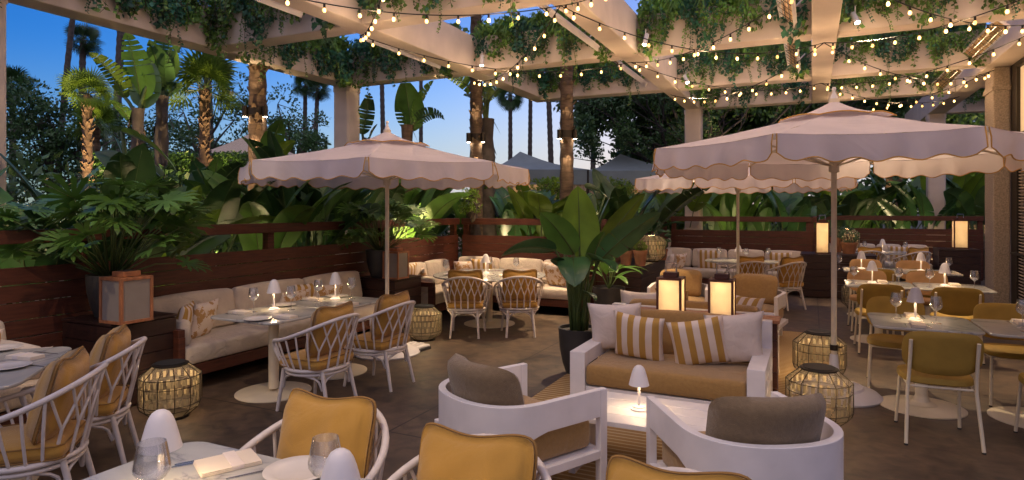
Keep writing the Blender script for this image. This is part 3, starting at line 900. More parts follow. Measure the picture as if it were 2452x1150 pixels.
# ---------------------------------------------------------------- tub chair
def make_tub(cush=M_gold):
    t = thing('rattan_tub_chair', 'x', 'chair', group='white rattan tub chairs with ochre cushions')
    def ring(ph, r=1.0): return Vector((.265 * r * sin(ph), -.255 * r * cos(ph) + .01, 0))
    def rim(s):
        ph = s * radians(140)
        k = .5 + .5 * cos(ph * 180 / 140)
        z = .605 + .215 * k ** 1.1
        return Vector((.335 * sin(ph), -.345 * cos(ph) - .03 * k + .03, z))
    fr = MB()
    pts = [rim(s) for s in [-1 + 2 * k / 36 for k in range(37)]]
    def arm(s):
        e = rim(s); q = ring(s * radians(125)); q.z = .375
        e2 = Vector((e.x * .99 + .0, e.y + .035, e.z - .10)); 
        return [e2, Vector((q.x * 1.06, q.y + .05, .46)), q]
    full = arm(-1)[::-1] + pts + arm(1)
    # smooth the hoop
    for _ in range(2):
        full = [full[0]] + [(full[i - 1] + full[i] * 2 + full[i + 1]) / 4 for i in range(1, len(full) - 1)] + [full[-1]]
    fr.tube(full, .0165, 8)
    fr.build('arm_hoop', M_rattan, t, smooth=60)
    r = MB()
    for z, rr, th in ((.372, 1.0, .016), (.338, .97, .013)):
        r.tube([ring(2 * pi * k / 36, rr) + Vector((0, 0, z)) for k in range(36)], th, 8, closed=True)
    r.build('seat_ring', M_rattan, t, smooth=60)
    for s in (-1, 1):
        sp = MB()
        for d in (62, 78, 94, 110, 125):
            ph = radians(d) * s
            top = rim(ph / radians(140)); bt = ring(ph * .97) + Vector((0, 0, .375))
            sp.tube([bt, bt.lerp(top, .5) + Vector((.008 * s, 0, 0)), top], .0085, 6)
        sp.build('side_spindles', M_rattan, t, smooth=60)
    bk = MB()
    A = [-42, -25, -8.5, 8.5, 25, 42]
    for d in A:
        ph = radians(d)
        for w in (-.008, .008):
            b0 = ring(ph * 1.15 + w) + Vector((0, 0, .375)); midz = .56
            m0 = b0.lerp(rim(ph / radians(140)), .42); 
            sgn = -1 if w < 0 else 1
            e = rim((ph + radians(16.5) * sgn) / radians(140))
            mm = b0.lerp(m0, .5); 
            p2 = m0.lerp(e, .12); p2.x += 0
            bk.tube([b0, mm, m0, p2, m0.lerp(e, .55), e], .0078, 6)
    bk.build('back_lattice', M_rattan, t, smooth=60)
    for (x, y, bx, by) in ((-.20, .20, -.225, .25), (.20, .20, .225, .25), (-.165, -.19, -.19, -.275), (.165, -.19, .19, -.275)):
        l = MB(); l.tube([(x, y, .36), ((x + bx) / 2 * .98, (y + by) / 2 * .98, .2), (bx, by, 0.0)], [.018, .0175, .015], 8)
        ctr = Vector(((x * .97 + bx * .03), (y * .97 + by * .03), .235))
        for k in (-1, 1):
            ph0 = math.atan2(x, -(y - .01)) + k * radians(30)
            q = ring(ph0, .97) + Vector((0, 0, .335))
            mid = (ctr + q) / 2; mid.z = .315; mid = mid.lerp(ctr, .12)
            l.tube([ctr + Vector((0, 0, -.03)), ctr.lerp(mid, .45) + Vector((0, 0, .012)), mid, q], [.012, .011, .010, .010], 6)
        l.build('leg', M_rattan, t, smooth=60)
    c = MB(); c.rbox((0, .015, .425), (.47, .45, .085), .038, crown=.022)
    sc = c.build('seat_cushion', cush, t, smooth=True, weld=True)
    pp = MB()
    for z in (.392, .463): pp.tube([(.238 * a, .225 * b + .015, z) for a, b in ((-1, -.86), (-.86, -1), (.86, -1), (1, -.86), (1, .86), (.86, 1), (-.86, 1), (-1, .86))], .0045, 5, closed=True)
    pp.build('piping', M_piping, sc)
    mt = Matrix.Translation((0, -.128, .685)) @ Matrix.Rotation(radians(15), 4, 'X')
    c = MB(); w, h, th = .47, .455, .155
    n = 18
    for sg in (-1, 1):
        vs = []
        for i in range(n + 1):
            for j in range(n + 1):
                u = -1 + 2 * i / n; v = -1 + 2 * j / n
                kk = max(abs(u), abs(v)) and ((abs(u) ** 7 + abs(v) ** 7) ** (1 / 7)) / max(abs(u), abs(v)) or 1
                x = w / 2 * u / kk * (1 - .05 * (1 - v * v) * abs(u)); z = h / 2 * v / kk * (1 - .05 * (1 - u * u) * abs(v)) - (.012 * (1 - u * u) * v + .008 * sin(u * 4 + 1) * v if v > 0 else 0)
                y = sg * (.012 + th / 2 * (max(0, 1 - u ** 4) * max(0, 1 - v ** 4)) ** .5)
                wr = noise.noise(Vector((u * 2.2 + 1, v * 1.4, sg * 3))) * .018 + noise.noise(Vector((u * 6, v * 2, sg * 5))) * .008
                y += sg * wr * (1 - abs(u) ** 5) * (1 - abs(v) ** 5)
                vs.append(mt @ Vector((x, y, z)))
        fs = []
        for i in range(n):
            for j in range(n):
                q = (i * (n + 1) + j, (i + 1) * (n + 1) + j, (i + 1) * (n + 1) + j + 1, i * (n + 1) + j + 1)
                fs.append(q if sg < 0 else q[::-1])
        c.add(vs, fs)
    # side wall strip closing the two faces
    def edge(u, v, sg):
        kk = ((abs(u) ** 7 + abs(v) ** 7) ** (1 / 7)) / max(abs(u), abs(v))
        x = w / 2 * u / kk * (1 - .05 * (1 - v * v) * abs(u)); z = h / 2 * v / kk * (1 - .05 * (1 - u * u) * abs(v)) - (.012 * (1 - u * u) * v + .008 * sin(u * 4 + 1) * v if v > 0 else 0)
        return mt @ Vector((x, sg * .012, z))
    per = [(-1 + 2 * k / n, -1) for k in range(n)] + [(1, -1 + 2 * k / n) for k in range(n)] + [(1 - 2 * k / n, 1) for k in range(n)] + [(-1, 1 - 2 * k / n) for k in range(n)]
    vs = [edge(u, v, -1) for u, v in per] + [edge(u, v, 1) for u, v in per]; M_ = len(per)
    c.add(vs, [(k, (k + 1) % M_, M_ + (k + 1) % M_, M_ + k) for k in range(M_)])
    bc = c.build('back_cushion', cush, t, smooth=True, weld=True)
    pp = MB(); pp.tube([edge(u * 1.012, v * 1.012, 0) for u, v in per], .0065, 6, closed=True)
    pp.build('piping', M_piping, bc)
    return t
TUB = Proto(make_tub())
def facing(dx, dy): return math.atan2(-dx, dy)          # rotation turning local +y to (dx, dy)
tubs = []
def tub(p, rz, label, sc=1.0): tubs.append((p, rz, label, sc))
RB = ROT + pi / 2                                       # faces -B (the left fence)
tub(AB(4.22, -3.86), RB, 'white rattan tub chair at the left marble table, nearer of its two')
tub(AB(5.05, -3.84), RB, 'white rattan tub chair at the left marble table, farther one, near the parasol pole')
tub((-2.66, 3.50, 0), facing(-.942, -.335), 'white rattan tub chair cut by the left edge, nearest of the left pair')
tub((-2.85, 4.22, 0), facing(-.942, -.335), 'white rattan tub chair with orange tinged cushion, before the dark planter box at the left')
RN = ROT + pi                                           # faces -A (towards the near tables)
tub((-.86, 2.62, 0), RN + radians(4), 'mustard cushioned tub chair facing us behind the foreground marble table, leftmost of three')
tub((-.19, 2.16, 0), RN + radians(4), 'mustard cushioned tub chair facing us, bottom centre, middle of three in front')
tub((.46, 1.84, 0), RN + radians(2), 'mustard cushioned tub chair facing us at the bottom edge, rightmost of three')
tub(((1117 - 1226) / F * 8.55, 8.62, 0), radians(-3), 'cream rattan tub chair seen from behind at the round corner table, left one')
tub(((1243 - 1226) / F * 8.55, 8.68, 0), radians(4), 'cream rattan tub chair seen from behind at the round corner table, right one')
tub(AB(11.75, -1.02), ROT + radians(25), 'far rattan tub chair at the rear booth, left of two by the thin parasol pole')
tub(AB(11.9, -.42), ROT + radians(45), 'far rattan tub chair at the rear booth, right of two, back to us')
tub(AB(15.7, 1.1), ROT + radians(10), 'distant rattan tub chair at the last booth, left of two')
tub(AB(15.9, 1.95), ROT + radians(30), 'distant rattan tub chair at the last booth, right of two, near the tall lit lantern')
for i, (p, rz, lab, sc) in enumerate(tubs): TUB.put(p, rz, lab)

# ---------------------------------------------------------------- cafe chair
def make_cafe(cm=M_olive):
    t = thing('metal_cafe_chair', 'x', 'chair', group='upholstered cafe chairs on cream metal legs')
    s = MB()
    n = 28; prof = [(0.90, .425), (1.0, .437), (1.0, .462), (.97, .478), (.85, .486), (.4, .488), (.0, .488)]
    def sq(k, a=.235, b=.225, e=3.2):
        th = 2 * pi * k / n; c, s_ = cos(th), sin(th)
        return a * math.copysign(abs(c) ** (2 / e), c), b * math.copysign(abs(s_) ** (2 / e), s_)
    vs = []; fs = []
    for (r, z) in prof:
        for k in range(n):
            x, y = sq(k); vs.append((x * r, y * r + .01, z))
    for i in range(len(prof) - 1):
        for k in range(n):
            l = (k + 1) % n; fs.append((i * n + k, i * n + l, (i + 1) * n + l, (i + 1) * n + k))
    fs.append(tuple(range(n - 1, -1, -1)))
    s.add(vs, fs); s.build('seat', cm, t, smooth=50)
    b = MB(); nx, nz = 18, 12; W2, H2 = .25, .158
    vs = []
    for sg in (-1, 1):
        for i in range(nx + 1):
            for j in range(nz + 1):
                u = -1 + 2 * i / nx; v = -1 + 2 * j / nz
                e = 3.4
                # superellipse outline, slight dip in the top edge
                r_ = max(abs(u), abs(v)); 
                k = 1.0 if r_ == 0 else r_ / ((abs(u) ** e + abs(v) ** e) ** (1 / e))
                x = W2 * u * k; z = H2 * v * k
                if v > 0: z -= .012 * (1 - u * u) * v - .006
                else: z -= .015 * (1 - u * u) * (-v)
                y = -.235 - .045 * (1 - (x / W2) ** 2) - .10 * (z / H2) * .35
                th = .017 * (1 - max(abs(u), abs(v)) ** 6) ** .5 + .004
                vs.append((x, y + sg * th, .685 + z))
    fs = []; S = (nx + 1) * (nz + 1)
    for sg in (0, 1):
        for i in range(nx):
            for j in range(nz):
                q = (sg * S + i * (nz + 1) + j, sg * S + (i + 1) * (nz + 1) + j, sg * S + (i + 1) * (nz + 1) + j + 1, sg * S + i * (nz + 1) + j + 1)
                fs.append(q if sg == 0 else q[::-1])
    per = [i * (nz + 1) for i in range(nx)] + [nx * (nz + 1) + j for j in range(nz)] + [i * (nz + 1) + nz for i in range(nx, 0, -1)] + [j for j in range(nz, 0, -1)]
    M_ = len(per)
    fs += [(per[(k + 1) % M_], per[k], S + per[k], S + per[(k + 1) % M_]) for k in range(M_)]
    b.add(vs, fs); b.build('backrest', cm, t, smooth=50)
    for sx in (-1, 1):
        l = MB(); l.tube([(sx * .195, .17, .43), (sx * .215, .235, 0.012)], .012, 10); lg = l.build('leg', M_legs, t, smooth=40)
        f = MB(); f.tube([(sx * .215, .235, .012), (sx * .2152, .2352, 0)], .0135, 8); f.build('foot_cap', M_black, lg)
        l = MB(); l.tube([(sx * .235, -.305, .012), (sx * .212, -.225, .40), (sx * .207, -.247, .50), (sx * .205, -.285, .66), (sx * .205, -.312, .77)], .0125, 10)
        lg = l.build('leg', M_legs, t, smooth=40)
        f = MB(); f.tube([(sx * .235, -.305, .012), (sx * .2352, -.3052, 0)], .014, 8); f.build('foot_cap', M_black, lg)
    r = MB(); r.tube([(-.2, -.19, .41), (.2, -.19, .41)], .009, 8); r.tube([(-.195, .17, .418), (.195, .17, .418)], .009, 8)
    for sx in (-1, 1): r.tube([(sx * .2, -.19, .41), (sx * .195, .17, .418)], .009, 8)
    r.build('seat_frame', M_legs, t, smooth=40)
    return t
CAFE = Proto(make_cafe())
CAFET = Proto(make_cafe(M_orange))
CAFE.put(AB(5.70, .84), ROT + radians(3), 'olive cafe chair in the right foreground, back to us, wholly visible')
CAFE.put(AB(5.80, 1.63), ROT, 'olive cafe chair cut off by the right edge')
CAFE.put(AB(7.02, .72), ROT + pi + radians(-6), 'olive cafe chair across the nearest right marble table, half hidden by it')
CAFE.put(AB(6.97, 1.62), ROT + pi, 'olive cafe chair facing us by the right edge, behind the wine glass')
CAFE.put(AB(8.83, .72), ROT + radians(4), 'olive cafe chair at the second row of marble tables, back to us, left one')
CAFE.put(AB(8.83, 1.5), ROT + radians(-4), 'olive cafe chair at the second row of marble tables, back to us, right one')
CAFET.put(AB(10.2, .72), ROT + pi, 'tan cafe chair facing us behind the second row table, left one')
CAFET.put(AB(10.2, 1.45), ROT + pi, 'tan cafe chair facing us behind the second row table, right one')
CAFE.put(AB(10.95, .85), ROT + radians(3), 'small dark olive cafe chair with its back to us in the third row, left one')
CAFE.put(AB(10.95, 1.5), ROT + radians(-3), 'small dark olive cafe chair with its back to us in the third row, right one')
CAFET.put(AB(12.35, .85), ROT + pi, 'distant tan cafe chair facing us behind the third row tables, left one')
CAFET.put(AB(12.35, 1.55), ROT + pi, 'distant tan cafe chair facing us behind the third row tables, right one')

# ---------------------------------------------------------------- tables
def rrect(w, d, r, n=6):
    out = []
    for (cx, cy, a0) in ((w / 2 - r, d / 2 - r, 0), (-w / 2 + r, d / 2 - r, 90), (-w / 2 + r, -d / 2 + r, 180), (w / 2 - r, -d / 2 + r, 270)):
        for k in range(n + 1):
            a = radians(a0 + 90 * k / n); out.append((cx + r * cos(a), cy + r * sin(a)))
    return out
def make_table(w=.78, d=.80, rr=.09, cone=True, round_=0, br=.33):
    t = thing('marble_table', 'x', 'table', group='white marble pedestal tables')
    top = MB()
    if round_:
        top.prism([(round_ * cos(2 * pi * k / 64), round_ * sin(2 * pi * k / 64)) for k in range(64)], .718, .74)
    else:
        top.prism(rrect(w, d, rr), .718, .74)
    top.build('table_top', M_marble, t, bevel=.007)
    p = MB(); p.tube([(0, 0, .04), (0, 0, .716)], .047, 20)
    if cone: p.lathe([(.12, .03), (.065, .055), (.049, .10)], 24)
    p.lathe([(.10, .716), (.10, .706), (.05, .70)], 20)
    p.build('pedestal', M_legs, t, smooth=40)
    b = MB(); b.lathe([(br, 0), (br, .008), (br * .95, .014), (.05, .03 if cone else .016), (.001, .031 if cone else .017)], 48)
    b.build('base_plate', M_legs, t, smooth=35)
    return t
TS = Proto(make_table()); TL = Proto(make_table(.82, .82, .10, False, br=.34))
TR = Proto(make_table(round_=.84, cone=False, br=.38)); TR2 = Proto(make_table(round_=.66, cone=False, br=.38))
TL.put(AB(4.39, -4.56), ROT, 'marble table before the long left bench, nearer half of the pair')
TL.put(AB(5.22, -4.56), ROT, 'marble table before the long left bench, farther half of the pair')
TR.put(((1172 - 1226) / F * 9.45, 9.45, 0), ROT, 'round marble table in the far corner bench')
TR2.put(AB(12.62, -1.2), ROT, 'round marble table in the rear booth behind the wooden lanterns')
TR2.put(AB(16.5, 1.45), ROT, 'farthest round marble table, in the booth by the last fence')
TS.put(AB(6.47, .86), ROT, 'marble table at the right, lamp and two wine glasses on it, nearest whole one')
TS.put(AB(6.47, 1.66), ROT, 'marble table cut by the right edge beside the nearest lamp table')
TS.put(AB(9.5, .79), ROT, 'marble table in the second row at the right, left half')
TS.put(AB(9.5, 1.59), ROT, 'marble table in the second row at the right, right half')
TS.put(AB(11.65, .85), ROT, 'marble table in the third row at the right, left half')
TS.put(AB(11.65, 1.65), ROT, 'marble table in the third row at the right, right half')
TL.put(AB(1.44, -1.98), ROT, 'foreground marble table at the bottom left with dark veins and a napkin')
TL.put(AB(1.44, -1.14), ROT, 'foreground marble table at the bottom edge under the second lamp')
TL.put((-3.34, 3.86, 0), facing(-.942, -.335), 'marble table at the left edge before the cushioned bench end', scale=(1.35, 1.05, 1))

# ---------------------------------------------------------------- table lamps
def make_lamp():
    t = thing('table_lamp', 'x', 'lamp', group='small white cordless table lamps')
    b = MB(); b.lathe([(.001, 0), (.055, 0), (.056, .008), (.050, .014), (.042, .017), (.040, .024), (.010, .028), (.0085, .20), (.001, .20)], 28)
    b.build('stem', M_white, t, smooth=40)
    s = MB(); pr = [(.067, .165), (.061, .188), (.0535, .218), (.046, .246), (.038, .268), (.028, .284), (.015, .293), (.0005, .2955)]
    s.lathe(pr, 32); s.lathe([(r_ - .0015, z - .0015) for r_, z in pr[:-1]], 32)
    s.build('shade', M_white, t, smooth=60)
    l = MB(); l.lathe([(.001, .178), (.030, .178), (.030, .184), (.001, .184)], 20); l.build('light_disc', M_glow, t)
    point((0, 0, .165), 0.95, r=.02, color=(1, .70, .38), parent=t)
    return t
LAMP = Proto(make_lamp())
def onab(px, py, z=.74): return ON(px, py, z)
LAMPS = [(onab(656, 742), 'white table lamp on the left marble table, nearer of two, before the bench cushions'),
         (onab(803, 717), 'white table lamp on the left marble table, farther of two'),
         (onab(1163, 655), 'white table lamp on the round table in the far corner'),
         (AB(12.62, -1.25, .74), 'tiny lit table lamp on the round table of the rear booth'),
         (AB(16.5, 1.45, .74), 'farthest tiny table lamp, on the last round table at the right'),
         (AB(11.7, .73, .74), 'lit table lamp on the third row table, left one'),
         (AB(11.7, 1.55, .74), 'lit table lamp on the third row table, right one'),
         (AB(9.55, .72, .74), 'lit table lamp on the second row table, left one'),
         (AB(9.55, 1.52, .74), 'lit table lamp on the second row table, right one'),
         (AB(6.50, .82, .74), 'white table lamp between two wine glasses on the nearest right table'),
         (Vector((-1.197, 2.15, .74)), 'large looking white table lamp behind a glass, bottom left foreground'),
         (Vector((-.49, 1.80, .74)), 'white table lamp cut by the bottom edge in front of the mustard cushion'),
         (Vector(((1530 - 1226) / F * 4.17, 4.17, .392)), 'white table lamp glowing on the low slatted coffee table')]
for p, lab in LAMPS: LAMP.put(p, ROT, lab)

# ---------------------------------------------------------------- glasses, plates, napkins, cutlery
def make_glass():
    t = thing('wine_glass', 'x', 'wine glass', group='clear wine glasses on the tables')
    g = MB(); g.lathe([(.0005, .003), (.034, .002), (.036, .0005), (.034, .004), (.010, .006), (.0045, .012), (.0035, .06), (.004, .098), (.012, .106), (.031, .120), (.042, .140), (.043, .152), (.038, .185), (.032, .222),
                          (.031, .2215), (.037, .184), (.0415, .152), (.0405, .141), (.030, .1215), (.01, .109), (.0005, .107)], 28)
    g.build('bowl_and_stem', M_glass, t, smooth=60)
    return t
GL = Proto(make_glass())
GLS = [(onab(607, 748), 'left marble table, standing leftmost'), (onab(697, 742), 'left marble table, right of the nearer lamp'),
       (onab(762, 722), 'left marble table, just left of the farther lamp'), (onab(842, 716), 'left marble table, right of the farther lamp'),
       (onab(1068, 660), 'round corner table, at its left'), (onab(1172, 650), 'round corner table, close beside the lamp'), (onab(1236, 654), 'round corner table, at its right'),
       (AB(12.75, -1.62, .74), 'round rear booth table, left of its lamp'), (AB(12.7, -1.12, .74), 'round rear booth table, close right of its lamp'), (AB(13.0, -.75, .74), 'round rear booth table, far right side'),
       (AB(16.6, 1.1, .74), 'last round table, left of its lamp'), (AB(16.6, 1.9, .74), 'last round table, right of its lamp'),
       (AB(11.5, .40, .74), 'third row table, left end'), (AB(11.6, 1.12, .74), 'third row table, between the lamps'), (AB(11.6, 1.9, .74), 'third row table, right end'),
       (AB(9.4, .5, .74), 'second row table, left of the first lamp'), (AB(9.35, 1.0, .74), 'second row table, right of the first lamp'), (AB(9.35, 1.33, .74), 'second row table, left of the second lamp'), (AB(9.3, 1.78, .74), 'second row table, rightmost'),
       (AB(6.55, .68, .74), 'nearest right table, left of its lamp'), (AB(6.42, .96, .74), 'nearest right table, right of its lamp'), (AB(6.5, 1.57, .74), 'right edge table, beside the frame edge'),
       (Vector((-1.135, 1.99, .74)), 'foreground table, in front of the bottom left lamp'), (Vector((-.60, 2.03, .74)), 'foreground table, in front of the leftmost mustard cushion')]
for p, lab in GLS: GL.put(p, 0, 'clear wine glass on the ' + lab, scale=(1.28, 1.28, 1.10) if 'foreground' in lab else (1.12, 1.12, 1.04))

def make_plate():
    t = thing('plate', 'x', 'plate', group='pale stoneware plates')
    g = MB(); g.lathe([(.0005, .004), (.075, .004), (.085, .008), (.118, .016), (.120, .018), (.117, .020), (.083, .012), (.074, .009), (.0005, .009)], 40)
    g.build('plate_body', M_plate, t, smooth=50)
    return t
PL = Proto(make_plate())
def make_napkin():
    t = thing('folded_napkin', 'x', 'napkin', group='folded cream napkins')
    g = MB()
    for k, (w, l, z) in enumerate(((.105, .215, .003), (.103, .212, .0105), (.1, .21, .018))):
        g.rbox((0.001 * k, 0, z + .0005), (w, l, .0075), .0035, crown=.001)
    g.build('linen_fold', M_napkin, t, smooth=50)
    g = MB(); g.rbox((0, .02, .013), (.106, .045, .026), .003); g.build('linen_band', M_offwhite, t, smooth=50)
    return t
NK = Proto(make_napkin())
def make_knife():
    t = thing('table_knife', 'x', 'knife', group='steel table knives')
    g = MB(); g.prism([(-.004, -.11), (.004, -.11), (.005, 0), (.008, .02), (.008, .085), (.0, .115), (-.004, .09), (-.004, .0)], .001, .0035)
    g.build('steel_body', M_chrome, t, bevel=.0008)
    return t
KN = Proto(make_knife())
def make_fork():
    t = thing('table_fork', 'x', 'fork', group='steel table forks')
    g = MB(); g.prism([(-.004, -.10), (.004, -.10), (.003, .03), (.011, .05), (.011, .06), (-.011, .06), (-.011, .05), (-.003, .03)], .001, .0035)
    for x in (-.0098, -.0033, .0033, .0098): g.b2(x - .0014, x + .0014, .06, .10, .001, .0033)
    g.build('steel_body', M_chrome, t)
    return t
FK = Proto(make_fork())
ZT = .7405
def setting(c, rz, where, n_=True, dark=False):
    """one place setting; c on the table top, rz faces the diner's way"""
    R = Matrix.Rotation(rz, 3, 'Z')
    def q(x, y): v = R @ Vector((x, y, 0)); return (c[0] + v.x, c[1] + v.y, ZT)
    if n_: NK.put(q(0, 0), rz, 'folded cream napkin on the ' + where)
    KN.put(q(.085, 0), rz + radians(3), 'steel knife on the ' + where)
    FK.put(q(-.085, -.01), rz - radians(3), 'steel fork on the ' + where)
# left table
for (a, b, w) in ((4.25, -4.28, 'left marble table, chair side, nearer setting'), (4.25, -4.84, 'left marble table, bench side, nearer setting'),
                  (5.1, -4.28, 'left marble table, chair side, farther setting'), (5.2, -4.84, 'left marble table, bench side, farther setting')):
    setting(AB(a, b), ROT + pi / 2, w)
PL.put(tuple(AB(4.05, -4.4)[:2]) + (ZT,), 0, 'plate near the end of the left marble table')
PL.put(tuple(AB(4.75, -4.8)[:2]) + (ZT,), 0, 'plate on the left marble table behind the nearer lamp')
PL.put(tuple(AB(5.5, -4.75)[:2]) + (ZT,), 0, 'plate on the left marble table behind the farther lamp')
for (a, b, w) in ((6.22, .80, 'nearest right marble table, near side setting'), (6.74, .82, 'nearest right marble table, far side setting'),
                  (6.24, 1.60, 'right edge marble table, near side setting'), (6.74, 1.62, 'right edge marble table, far side setting'),
                  (9.72, .85, 'second row marble table, left setting'), (9.72, 1.65, 'second row marble table, right setting'), (9.28, .75, 'second row marble table, front left setting'), (9.28, 1.55, 'second row marble table, front right setting')):
    setting(AB(a, b), ROT, w)
for (x, y, w) in ((-.14, 9.15, 'round corner table, right front'), (-.66, 9.1, 'round corner table, left front')):
    setting(Vector((x, y, 0)), 0, w)
PL.put((-.9, 9.35, ZT), 0, 'plate at the left rim of the round corner table')
PL.put((.12, 9.5, ZT), 0, 'plate at the right of the round corner table')
# foreground tables
v = ON(545, 1112, .74); NK.put((v.x, v.y, ZT), ROT + radians(-28), 'large folded cream napkin on the foreground table, bottom left', scale=(1.55, 1.0, .75))
for px, py, px2, py2, lab in ((505, 1098, 0, 0, 'steel knife with a bluish sheen left of the foreground napkin'), (478, 1108, 0, 0, 'second steel knife beside the first, left of the foreground napkin')):
    v = ON(px, py, .74); KN.put((v.x, v.y, ZT), ROT + radians(-30), lab, scale=(1.5, 1.15, 1.3))
for px, py, lab in ((640, 1128, 'steel fork between the foreground napkin and plate'), (618, 1132, 'second steel fork right of the foreground napkin')):
    v = ON(px, py, .74); FK.put((v.x, v.y, ZT), ROT + radians(-30), lab, scale=1.1)
v = ON(715, 1135, .74); PL.put((v.x, v.y, ZT), 0, 'pale plate at the bottom edge of the foreground table', scale=1.05)
# left edge table
for (px, py, lab) in ((60, 858, 'folded cream napkin on the left edge table'), ): 
    v = ON(px, py, .74); NK.put((v.x, v.y, ZT), radians(75), lab)
v = ON(20, 882, .74); PL.put((v.x, v.y, ZT), 0, 'plate on the left edge table, nearer one')
v = ON(5, 838, .74); PL.put((v.x, v.y, ZT), 0, 'plate at the far left rim of the left edge table')
for (px, py, lab) in ((75, 876, 'steel knife on the left edge table beside the napkin'), (110, 846, 'steel knife by the corner of the left edge table')):
    v = ON(px, py, .74); KN.put((v.x, v.y, ZT), radians(72), lab)
# ---------------------------------------------------------------- benches
def bench(mb_root, L, ox, oy, rz, ncush, arm0=False, arm1=False, depth=.78, pre=None):
    """adds bench parts to mb_root. local x along the bench, y = 0 at the back, front at y = depth"""
    R = Matrix.Translation((ox, oy, 0)) @ Matrix.Rotation(rz, 4, 'Z')
    def fin(o): o.matrix_local = R; return o
    f = MB()
    f.b2(0, L, depth - .04, depth, .14, .25); f.b2(0, L, .0, .04, .14, .25); f.b2(0, .04, .041, depth - .041, .14, .25); f.b2(L - .04, L, .041, depth - .041, .14, .25)
    f.b2(.04, L - .04, .05, depth - .05, .22, .245); f.b2(0, L, -.03, -.005, .14, .70)
    fin(f.build('frame', M_wood, mb_root, bevel=.004))
    xs = [.05, L - .05] + ([L / 2] if L > 1.8 else [])
    for x in xs:
        for y in (.07, depth - .06):
            l = MB(); l.b2(x - .04, x + .04, y - .035, y + .035, 0, .139); fin(l.build('leg', M_wood, mb_root))
    for (flag, x) in ((arm0, 0), (arm1, L)):
        if flag:
            s = 1 if x == 0 else -1
            l = MB(); l.b2(min(x, x - s * .07), max(x, x - s * .07), .0, depth + .0, .53, .60); l.b2(min(x, x - s * .07), max(x, x - s * .07), depth - .09, depth + .005, 0, .53)
            l.b2(min(x, x - s * .07), max(x, x - s * .07), 0, .08, 0, .53)
            fin(l.build('arm', M_teak if flag == 2 else M_wood, mb_root, bevel=.004))
            c = MB(); c.rbox((x + s * .07, depth * .5, .545), (.12, depth - .12, .25), .05, crown=.015)
            fin(c.build('arm_cushion', M_cream, mb_root, smooth=True, weld=True))
    for k in range(ncush):
        w = L / ncush
        c = MB(); c.rbox((w * (k + .5), depth / 2 + .03, .34), (w - .012, depth - .06, .17), .03, crown=.012)
        fin(c.build('seat_cushion', M_cream, mb_root, smooth=True, weld=True))
        mt = Matrix.Rotation(radians(12), 3, 'X')
        c = MB(); c.rbox((w * (k + .5), .12, .63), (w - .02, .15, .40), .055, crown=.02, mtx=mt)
        fin(c.build('back_cushion', M_cream, mb_root, smooth=True, weld=True))
# long left bench: back at b=-6.0, faces +B ; local x runs along -A
t = thing('banquette_bench', 'long cream cushioned bench on a redwood frame behind the left marble tables', 'bench', AB(7.25, -6.0), ROT - pi / 2)
bench(t, 3.27, 0, 0, 0, 3, False, True, depth=.76)
t = thing('banquette_bench', 'end of a cream cushioned bench at the left edge, behind the left edge table', 'bench', AB(2.85, -6.0), ROT - pi / 2)
bench(t, 2.1, 0, 0, 0, 2, 2, False, depth=.76)
t = thing('corner_bench', 'cream cushioned corner bench round the far round table', 'bench', AB(0, 0), ROT)
bench(t, 1.45, -5.95, 9.62, -pi / 2, 2, False, True, depth=.78)
bench(t, 2.55, -3.38, 10.28, pi, 3, 1, False, depth=.80)
t = thing('corner_bench', 'cream cushioned booth bench behind the rear round table, under the far parasol', 'bench', AB(0, 0), ROT)
bench(t, 1.6, -2.98, 14.3, -pi / 2, 2, False, False, depth=.78)
bench(t, 3.0, -.15, 14.5, pi, 4, False, False, depth=.78)
t = thing('banquette_bench', 'farthest cream cushioned bench before the last redwood fence', 'bench', AB(18.25, 2.55), ROT + pi)
bench(t, 2.2, 0, 0, 0, 4, False, False, depth=.78)

# ---------------------------------------------------------------- loose pillows
def pillow(p, m, label, rz, w=.45, h=.45, t=.15, lean=-15, roll=0, name='throw_pillow', seed=1):
    b = MB(); b.pillow(w, h, t, Matrix.Identity(4), seed)
    o = b.build(name, m, None, smooth=True, weld=True)
    o.location = p
    o.rotation_euler = (Matrix.Rotation(rz, 4, 'Z') @ Matrix.Rotation(radians(lean), 4, 'X') @ Matrix.Rotation(radians(roll), 4, 'Y')).to_euler()
    return tag(o, label, 'pillow')
RF = ROT - pi / 2        # faces +B
def lab_(a, b, z): return AB(a, b, z)
pillow(AB(4.17, -5.52, .60), M_stripe, 'ochre striped pillow standing by the near arm of the long left bench', RF + radians(40), .42, .42, .14, -14, seed=2)
pillow(AB(4.42, -5.56, .60), M_print, 'leaf print pillow next to the striped one on the long left bench', RF + radians(22), .42, .40, .15, -16, seed=3)
pillow(AB(5.75, -5.66, .58), M_print, 'leaf print pillow lying behind the left table, left of the farther lamp', RF + radians(5), .52, .34, .14, -22, seed=4)
pillow(AB(6.35, -5.66, .59), M_print, 'leaf print pillow behind the farther left lamp', RF - radians(5), .48, .36, .14, -22, seed=5)
pillow(AB(6.0, -5.72, .60), M_stripe, 'ochre striped pillow between two leaf print ones on the long left bench', RF, .44, .42, .14, -16, seed=6)
pillow(AB(2.45, -5.55, .60), M_stripe, 'striped pillow at the left edge on the bench end', RF + radians(15), .45, .44, .14, -16, seed=7)
pillow(AB(2.1, -5.58, .63), M_offwhite, 'plain off white pillow at the left edge on the bench end', RF, .48, .46, .15, -16, seed=8)
pillow(AB(2.68, -5.45, .50), M_offwhite, 'off white pillow slumped on the left bench end, half under the table rim', RF + radians(30), .45, .42, .14, -50, seed=9)
